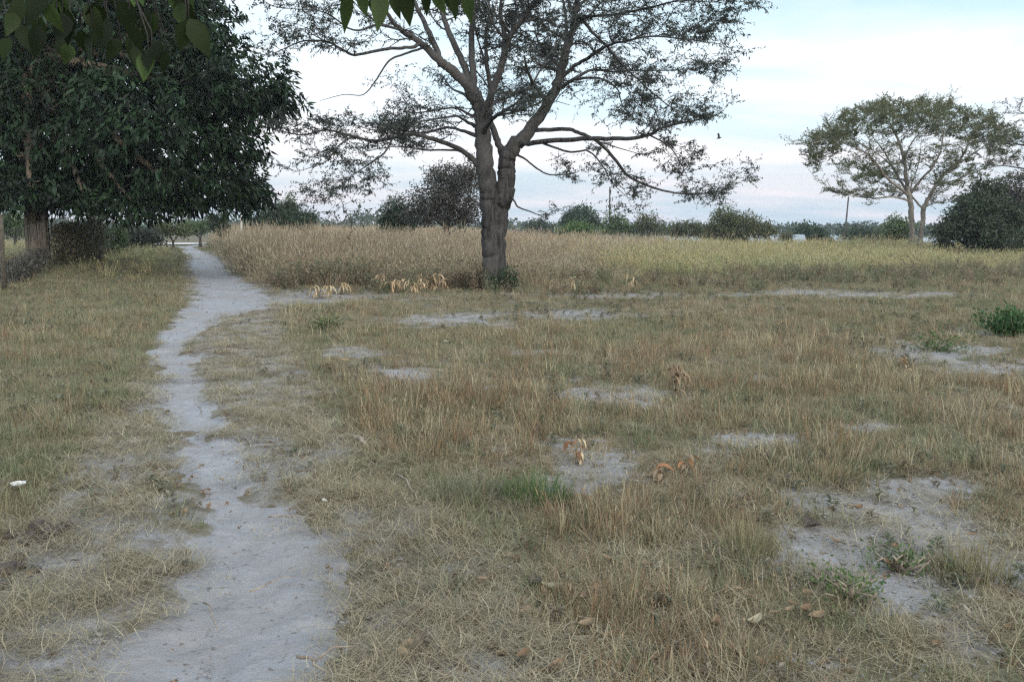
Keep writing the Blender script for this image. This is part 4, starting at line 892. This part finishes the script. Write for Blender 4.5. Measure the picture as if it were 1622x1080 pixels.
for a, b in zip(allp[:-1], allp[1:]):
    for hz in (.15, .5, .85, 1.2, 1.5):
        q0, q1 = a + Vector((0, 0, hz)) - pts[0], b + Vector((0, 0, hz)) - pts[0]
        mb.tube([q0, q0.lerp(q1, .5) - Vector((0, 0, .02)), q1], [.004] * 3, 4, cap=False)
    ln = (b - a).length; nn = int(ln / .3)
    for k in range(1, nn):
        q = a.lerp(b, k / nn) - pts[0]; mb.tube([q + Vector((0, 0, .12)), q + Vector((rnd.uniform(-.02, .02), 0, 1.5))], [.003] * 2, 3, cap=False)
mb.build('mesh_wire', M['wire'], fe)
def tangle(name, px0, px1, Y0, Y1_, h, n, mat, label):
    a = P(px0, 400, Y0); b = P(px1, 400, Y1_); base = Vector(((a.x + b.x) / 2, (Y0 + Y1_) / 2, gh((a.x + b.x) / 2, (Y0 + Y1_) / 2)))
    root = empty(name, base, label, 'plant'); w = MB(); L = []
    for _ in range(60):
        f = rnd.random(); q = Vector((a.x + (b.x - a.x) * f, Y0 + (Y1_ - Y0) * f, 0)); q.z = gh(q.x, q.y); pp = [q - base]; 
        for s in range(6): q = q + Vector((rnd.gauss(0, .1), rnd.gauss(0, .08), h / 6 * rnd.uniform(.6, 1.15))); pp.append(q - base)
        w.tube(pp, [.018 - .0025 * i for i in range(7)], 4)
    for _ in range(n):
        f = rnd.random(); hz = rnd.random() ** .8 * h * (.75 + .5 * mnoise.noise(Vector((f * 4, 0, 2))));
        o = Vector((a.x + (b.x - a.x) * f + rnd.gauss(0, .16), Y0 + (Y1_ - Y0) * f + rnd.gauss(0, .22), 0)); o.z = gh(o.x, o.y) + hz; d = rv3() + Vector((0, 0, -.8))
        L.append((o.x, o.y, o.z, d.x, d.y, d.z, rnd.uniform(.06, .14), rnd.uniform(.04, .08)))
    w.build('stem', M['bark_dark'], root, smooth=True); leaves_mesh('foliage', L, M[mat], root, base)
tangle('climbing_vine', 92, 158, 30.5, 36.0, 2.0, 9000, 'leaf_vine', 'brown green vine tangle smothering the fence right of the tan trunk')
tangle('dead_brush', 8, 68, 23.5, 29.0, .75, 2200, 'leaf_scrub', 'low grey brush caught in the wire of the fence at far left')

# ------------------------------------------------------------------ poles, houses, bird
def pole(px, topy, Y, r_, mt, label, lean=0.0, name='utility_pole', arm=True):
    c = P(px, 380, Y); base = Vector((c.x, Y, gh(c.x, Y))); top = P(px, topy, Y)
    root = empty(name, base, label, 'pole'); h = top.z - base.z
    mb = MB(); mb.tube([Vector((0, 0, -.2)), Vector((lean * .5, 0, h * .5)), Vector((lean, 0, h))], [r_, r_ * .85, r_ * .7], 8); mb.build('shaft', M[mt], root)
    if arm:
        mb = MB(); mb.box((lean, 0, h - .35), (1.3, .09, .09)); mb.build('cross_arm', M[mt], root, smooth=False)
        for s in (-.55, 0, .55):
            mb = MB(); mb.tube([Vector((lean + s, 0, h - .31)), Vector((lean + s, 0, h - .2)), Vector((lean + s, 0, h - .12))], [.05, .06, .03], 8); mb.build('insulator', M['white'], root)
    return root
pole(965, 296, 100, .11, 'bark_grey', 'thin grey mast behind the crown of the forked tree', arm=False, name='thin_mast')
pole(1336, 312, 100, .11, 'bark_grey', 'thin leaning mast left of the umbrella thorn', lean=.35, arm=False, name='thin_mast')
pole(383, 341, 62, .10, 'post_pale', 'short pale post standing in the tall grass at left', arm=False, name='marker_post')
def house(px, py, Y, w, d, wall_h, wm, label, rz=0.1):
    c = P(px, py, Y); base = Vector((c.x, Y, gh(c.x, Y) - .05)); root = empty('small_house', base, label, 'house')
    def rot(mb): mb.V = [(x * math.cos(rz) - y * math.sin(rz), x * math.sin(rz) + y * math.cos(rz), z) for x, y, z in mb.V]
    mb = MB(); mb.box((0, 0, wall_h / 2), (w, d, wall_h)); rot(mb); mb.build('wall', M[wm], root, smooth=False)
    mb = MB(); ov = .4; n = 24; rh = .9
    for sg in (-1, 1):
        i0 = len(mb.V)
        for k in range(n + 1):
            X = -w / 2 - ov + (w + 2 * ov) * k / n; cz = .03 * (k % 2)
            for yy, zz in ((0, wall_h + rh), (sg * (d / 2 + ov), wall_h - .12)):
                mb.V += [(X, yy, zz + cz), (X, yy, zz + cz - .05)]
        for k in range(n):
            a = i0 + 4 * k; b = a + 4
            mb.F += [(a, b, b + 2, a + 2), (a + 1, a + 3, b + 3, b + 1), (a + 2, b + 2, b + 3, a + 3)]; mb.M += [0] * 3
    rot(mb); mb.build('roof', M['tin'], root, smooth=False)
    mb = MB(); mb.box((w * .1, -d / 2 - .02, 1.0), (.9, .06, 2.0)); rot(mb); mb.build('door', M['dark'], root, smooth=False)
    for s in (-.28, .36):
        mb = MB(); mb.box((w * s, -d / 2 - .02, 1.45), (.9, .06, .8)); rot(mb); mb.build('window', M['dark'], root, smooth=False)
house(1205, 380, 116, 3.5, 4, 1.8, 'plaster', 'white walled small house under the broad green tree', .1)
house(1238, 380, 118, 5, 4, 1.9, 'plaster_red', 'orange brown small house left of the rounded dark tree', -.15)
house(1348, 380, 125, 5.5, 5, 1.8, 'plaster', 'white house with grey tin roof beside the leaning mast', .05)
house(1080, 380, 130, 4, 4, 1.5, 'plaster', 'pale low house between the shrub and the broad tree', 0)
house(1492, 384, 95, 5, 4, 1.5, 'plaster', 'white tin roofed shed right of the umbrella thorn stems', .2)
# bird on the wing
c = P(1139, 219, 30); root = empty('flying_bird', c, 'tiny dark bird in the air right of the forked tree', 'bird')
V = []; mb = MB(); mb.tube([Vector((-.09, 0, -.02)), Vector((-.05, 0, 0)), Vector((0, 0, 0.0)), Vector((.05, 0, .015)), Vector((.08, 0, .03))], [.006, .022, .03, .02, .008], 8)
mb.V += [(-.03, 0, .01), (.03, 0, .01), (.0, -.05, .13), (-.05, -.06, .17), (.03, .03, .01), (-.03, .03, .01), (-.05, .06, .17), (0, .05, .13)]
b = len(mb.V) - 8; mb.F += [(b, b + 1, b + 2, b + 3), (b + 4, b + 5, b + 6, b + 7)]; mb.M += [0, 0]
mb.V += [(-.08, -.015, -.015), (-.08, .015, -.015), (-.15, .025, -.03), (-.15, -.025, -.03)]; b = len(mb.V) - 4; mb.F.append((b, b + 1, b + 2, b + 3)); mb.M.append(0)
mb.build('body', M['bird'], root)

# ------------------------------------------------------------------ things lying and standing on the field
def onground(px, py):
    x, y = G(px, py); 
    for _ in range(3):                     # refine on the real surface
        z = gh(x, y); d = ray(px, py); t = (EYE - z) / max(1e-4, -d.z); x, y = d.x * t, d.y * t
    return Vector((x, y, gh(x, y)))
def curled_leaf(name, p, ln, w, mat, label, group=None, curl=1.4, rz=None):
    V, F, T = [], [], []; n = 7; rz = rnd.uniform(0, 6.28) if rz is None else rz; tw = rnd.uniform(-.6, .6)
    for i in range(n + 1):
        f = i / n; k = math.sin(math.pi * (f * .92 + .05)) ** .8 * w / 2; a = curl * (f - .5); cx = ln * math.sin(a) / curl; cz = .006 + ln * (1 - math.cos(a)) / curl * 1.0
        for s in (-1, -.5, 0, .5, 1):
            yy = s * k; zz = cz + abs(s) ** 2 * k * .55 + tw * s * k * f * .6 + rnd.uniform(-.002, .002)
            V.append((cx * math.cos(rz) - yy * math.sin(rz), cx * math.sin(rz) + yy * math.cos(rz), max(.002, zz))); T.append(.4 + .5 * (abs(s) > .2) * rnd.random())
    for i in range(n):
        for j in range(4): a = i * 5 + j; F.append((a, a + 1, a + 6, a + 5))
    o = mesh(name, V, F, M[mat], tint=T, smooth=True, loc=p); tag(o, label, 'leaf', group); return o
# fallen leaves
for i in range(70):
    if i % 2: px, py = rnd.uniform(820, 1300), rnd.uniform(930, 1075)
    else: px, py = rnd.uniform(560, 1600), rnd.uniform(700, 1070)
    p = onground(px, py)
    if path_mask(p.x, p.y) > .3: continue
    p.z += rnd.uniform(.0, .04)
    curled_leaf('dry_leaf', p, rnd.uniform(.045, .10), rnd.uniform(.02, .045), 'dead_leaf', 'small curled brown dry leaf lying among the foreground grass', 'curled dry leaves strewn in the foreground grass', rnd.uniform(.8, 2.4))
SPEC = [(875, 938, .12, .07, 'mat', 'crumpled pale grey leaf on the straw at bottom centre'), (848, 930, .13, .06, 'clod', 'blackened curled leaf touching the crumpled pale leaf'), (1195, 992, .12, .05, 'mat', 'large pale tan leaf in the grass at bottom right'),
        (1285, 838, .17, .07, 'clod', 'dark curled leaf on the bare sand patch at right'), (548, 574, .14, .06, 'maize', 'pale yellow leaf on the grass right of the path'), (30, 775, .11, .08, 'white', 'pale crumpled scrap in the left verge grass'),
        (708, 545, .14, .08, 'white', 'bright pale leaf on the grass below the forked tree'), (515, 799, .06, .03, 'white', 'tiny white scrap at the right edge of the path'), (640, 1045, .09, .04, 'maize', 'small pale leaf beside the stick at the bottom edge')]
for px, py, l_, w_, mt, lab in SPEC: curled_leaf('fallen_leaf', onground(px, py) + Vector((0, 0, .012)), l_, w_, mt, lab, curl=1.8)
def stick(px0, py0, px1, py1, r_, label, arch=.03, fork=False):
    a, b = onground(px0, py0), onground(px1, py1); mb = MB(); n = 6; pp = []
    for i in range(n + 1): q = a.lerp(b, i / n); q.z = gh(q.x, q.y) + r_ + arch * math.sin(math.pi * i / n); pp.append(q - a + Vector((rnd.gauss(0, .008), rnd.gauss(0, .008), 0)) * (0 < i < n))
    mb.tube(pp, [r_ * (1 - .5 * i / n) for i in range(n + 1)], 7, bark=.2)
    if fork: q = pp[3]; mb.tube([q, q + Vector((.06, .05, .03)), q + Vector((.14, .08, .02))], [r_ * .5, r_ * .4, r_ * .2], 5)
    o = mb.build('dry_stick', M['twig'], None, loc=a); tag(o, label, 'stick')
stick(472, 1042, 515, 1080, .008, 'forked dry stick at the bottom right corner of the path', fork=True)
stick(562, 697, 582, 712, .022, 'short thick pale stick on the grass right of the path')
stick(628, 752, 664, 800, .006, 'bent thin pale stem lying on the straw right of the path', .05)
stick(425, 820, 500, 824, .005, 'thin dark twig along the right edge of the sand path', .012)
stick(395, 938, 470, 912, .004, 'thin twig lying across the middle of the sand path', .008)
stick(322, 955, 345, 1000, .004, 'short twig on the sand path near the left edge', .008)
stick(120, 712, 150, 700, .008, 'pale stick in the trampled grass left of the path', .02, True)
stick(1510, 965, 1545, 985, .01, 'dark bent stick on the sand at the lower right', .03)
stick(880, 1000, 960, 985, .005, 'long thin straw coloured twig at bottom centre', .03)
def clod(px, py, s, label, group=None):
    p = onground(px, py); V, F = [], []; nu, nv = 12, 8; sd_ = rnd.uniform(0, 50)
    for i in range(nv + 1):
        for j in range(nu):
            th = math.pi * i / nv; ph = 2 * math.pi * j / nu; u = Vector((math.sin(th) * math.cos(ph), math.sin(th) * math.sin(ph), math.cos(th)))
            r_ = s * (1 + .45 * mnoise.noise(u * 1.8 + Vector((sd_, 0, 0))) + .2 * mnoise.noise(u * 5 + Vector((0, sd_, 0)))); V.append((u.x * r_ * 1.2, u.y * r_, u.z * r_ * .65 + s * .3))
    for i in range(nv):
        for j in range(nu): a = i * nu + j; b = i * nu + (j + 1) % nu; F.append((a, a + nu, b + nu, b))
    o = mesh('dung_clod', V, F, M['clod'], smooth=True, loc=p); tag(o, label, 'clod', group)
for px, py, s in [(48, 850, .035), (62, 838, .05), (80, 846, .04), (70, 856, .03), (95, 840, .035), (105, 833, .03), (20, 902, .045), (8, 908, .05), (40, 862, .03), (15, 850, .03), (5, 930, .035), (55, 905, .025), (28, 885, .03)]:
    clod(px, py, s, 'dark crumbly clod in the heap on the left verge', 'dark clods heaped on the left verge')
# dead stalk with orange leaves, straw clumps, dried maize, green bush
def leafy_stalk(name, p, h, n, ln, w, mats, label, cat, spread=.12, droop=1.2, stalks=2, orange=0, up0=.1, up1=1.0):
    root = empty(name, p, label, cat); st = MB(); groups = {}
    for k in range(stalks):
        q = Vector((0, 0, -.02)); pp = [q]; dd = Vector((rnd.gauss(0, .25), rnd.gauss(0, .25), 1))
        for i in range(5): q = q + dd.normalized() * h / 5; dd += Vector((rnd.gauss(0, .1), rnd.gauss(0, .1), 0)); pp.append(q)
        st.tube(pp, [max(.002, .006 * (1 - .15 * i)) * (h / .4) ** .5 for i in range(6)], 6)
        for j in range(n):
            f = rnd.uniform(.15, 1); b = pp[min(5, int(f * 5))]; a = rnd.uniform(0, 6.28); up = rnd.uniform(up0, up1); out = Vector((math.cos(a), math.sin(a), 0)); sd2 = Vector((-out.y, out.x, 0)); c = b.copy(); d = (out + Vector((0, 0, up))).normalized()
            key = 1 if j < orange * n and f > .5 else 0; V, F, T = groups.setdefault(key, ([], [], [])); i0 = len(V); tt = rnd.random(); l_ = ln * rnd.uniform(.6, 1.2); tw = rnd.uniform(-1, 1)
            for s in range(6):
                k2 = w * .5 * math.sin(math.pi * (.12 + .85 * s / 5)) * rnd.uniform(.8, 1.1); sv2 = (sd2 * math.cos(tw * s / 3) + Vector((0, 0, 1)) * math.sin(tw * s / 3)) * k2
                V += [c - sv2, c + sv2]; T += [tt, min(1, tt + .2)]; c = c + d * l_ / 5; d = (d + Vector((0, 0, -droop * .35)) + rv3(.08)).normalized()
                if c.z < .01: c.z = .01
            for s in range(5): F.append((i0 + 2 * s, i0 + 2 * s + 1, i0 + 2 * s + 3, i0 + 2 * s + 2))
    st.build('stalk', M['twig'], root)
    for key, (V, F, T) in groups.items(): mesh('orange_leaves' if key else 'foliage', [tuple(v) for v in V], F, M[mats[key]], root, smooth=True, tint=T)
    return root
leafy_stalk('withered_plant', onground(918, 735), .23, 9, .11, .022, ['maize', 'orange'], 'upright withered plant with orange brown leaves in the middle of the field', 'plant', stalks=3, orange=.55, droop=3.4, up0=1.5, up1=4)
leafy_stalk('withered_plant', onground(1088, 748), .17, 8, .11, .028, ['dead_leaf', 'orange'], 'small withered plant with rust tips right of the upright one', 'plant', stalks=2, orange=.15)
leafy_stalk('withered_plant', onground(1050, 757), .12, 9, .14, .04, ['dead_leaf', 'orange'], 'crumpled brown plant flattened on the sand left of the rust tipped one', 'plant', stalks=2, orange=.12)
leafy_stalk('withered_plant', onground(1438, 590), .22, 8, .11, .03, ['maize', 'orange'], 'withered plant with salmon orange leaves by the right bare patch', 'plant', stalks=2, orange=.8, up0=1, up1=3, droop=2.4)
leafy_stalk('withered_plant', onground(1070, 630), .36, 8, .22, .03, ['dead_leaf', 'orange'], 'brown withered stalk standing right of centre in the field', 'plant', stalks=3, droop=3, up0=1, up1=4)
for i, (px, py, h_) in enumerate([(603, 462, .5), (622, 464, .4), (640, 463, .45), (655, 465, .4), (668, 464, .55), (682, 463, .5), (696, 462, .5), (706, 460, .35), (735, 455, .6), (520, 470, .3), (545, 466, .35), (500, 473, .35), (905, 462, .4), (878, 460, .4), (1000, 455, .45)]):
    leafy_stalk('dried_maize_plant', onground(px, py), h_, 9, .36, .045, ['maize'], 'bleached dried maize plant left of the forked trunk before the tall grass' if px < 783 else 'lone bleached dried maize plant right of the forked trunk', 'plant', stalks=2, droop=2.6, up0=.8, up1=4)['group'] = 'dried maize plants ' + ('left' if px < 783 else 'right') + ' of the forked tree'
leafy_stalk('straw_clump', onground(700, 652), .08, 60, .22, .009, ['dead_leaf'], 'low bent clump of dead straw in the field left of centre', 'grass clump', stalks=3, droop=1.6)
def bush(name, px, py, h, w, n, sz, mat, label, stems=14):
    p = onground(px, py); root = empty(name, p, label, 'bush'); st = MB(); L = []
    for _ in range(stems):
        e = Vector((rnd.uniform(-1, 1) * w, rnd.uniform(-1, 1) * w, h * rnd.uniform(.5, 1))); st.tube([Vector((0, 0, -.02)), e * .5 + rv3(.02), e], [.008, .006, .003], 5)
        for _ in range(n // stems):
            f = rnd.uniform(.25, 1.05); o = p + e * f + rv3(.055 * w / .25); d = e.normalized() + rv3(.6) + Vector((0, 0, .3)); L.append((o.x, o.y, max(o.z, p.z + .01), d.x, d.y, d.z, sz * rnd.uniform(.6, 1.2), sz * .45))
    st.build('stem', M['twig'], root); leaves_mesh('foliage', L, M[mat], root, p)
bush('green_bush', 1594, 532, .36, .30, 1700, .07, 'leaf_green', 'dark green leafy bush at the right edge of the field', 20)
bush('small_weed_bush', 518, 522, .24, .25, 420, .05, 'leaf_mid', 'small green weed bush right of the path before the grass field')
def grass_clump(px, py, h, w, n, label, mat='leaf_bright'):
    V, F, T = blades(n, h * .4, h, w, .005, .7, .8); o = mesh('green_grass_clump', [tuple(v) for v in V], F, M[mat], tint=T, loc=onground(px, py)); tag(o, label, 'grass clump')
grass_clump(850, 790, .20, .20, 420, 'fresh green grass clump left of the bare patch in the centre')
grass_clump(740, 790, .20, .22, 260, 'yellow green grass clump beside the trampled straw at centre', 'weed')
grass_clump(1545, 915, .26, .14, 220, 'upright grey green grass clump at the right edge of the bare sand', 'tuft_green')
grass_clump(1190, 880, .26, .14, 220, 'grey green grass clump left of the dark curled leaf', 'tuft_green')
bush('creeping_weed', 1345, 945, .11, .16, 260, .028, 'leaf_bright', 'yellow green creeping weed on the lower right sand')
bush('creeping_weed', 1420, 905, .09, .14, 200, .028, 'leaf_bright', 'small yellow green weed right of the creeping one')
bush('trunk_foot_bush', 797, 462, .55, .4, 1200, .10, 'leaf_dense', 'dark leafy shoots around the foot of the forked trunk', 20)
bush('trunk_foot_bush', 745, 460, .5, .4, 900, .10, 'leaf_vine', 'brown green shoots left of the foot of the forked trunk', 16)
bush('creeping_weed', 1490, 556, .16, .4, 420, .05, 'leaf_bright', 'light green weed patch left of the dark green bush', 14)

# ------------------------------------------------------------------ haze
HAZE = 0.0004
if HAZE:
    mb = MB(); mb.box((0, 190, 14), (1300, 900, 34.0)); hz = mb.build('haze', M['white'], None, smooth=False)
    m, t, o = newmat('haze_air'); pv = N(t, 'ShaderNodeVolumePrincipled'); pv.inputs['Color'].default_value = (.80, .86, .95, 1); pv.inputs['Density'].default_value = HAZE; pv.inputs['Anisotropy'].default_value = .2
    t.links.new(pv.outputs[0], o.inputs['Volume']); hz.data.materials.clear(); hz.data.materials.append(m); tag(hz, 'thin evening haze over the whole field', 'haze', kind='stuff')
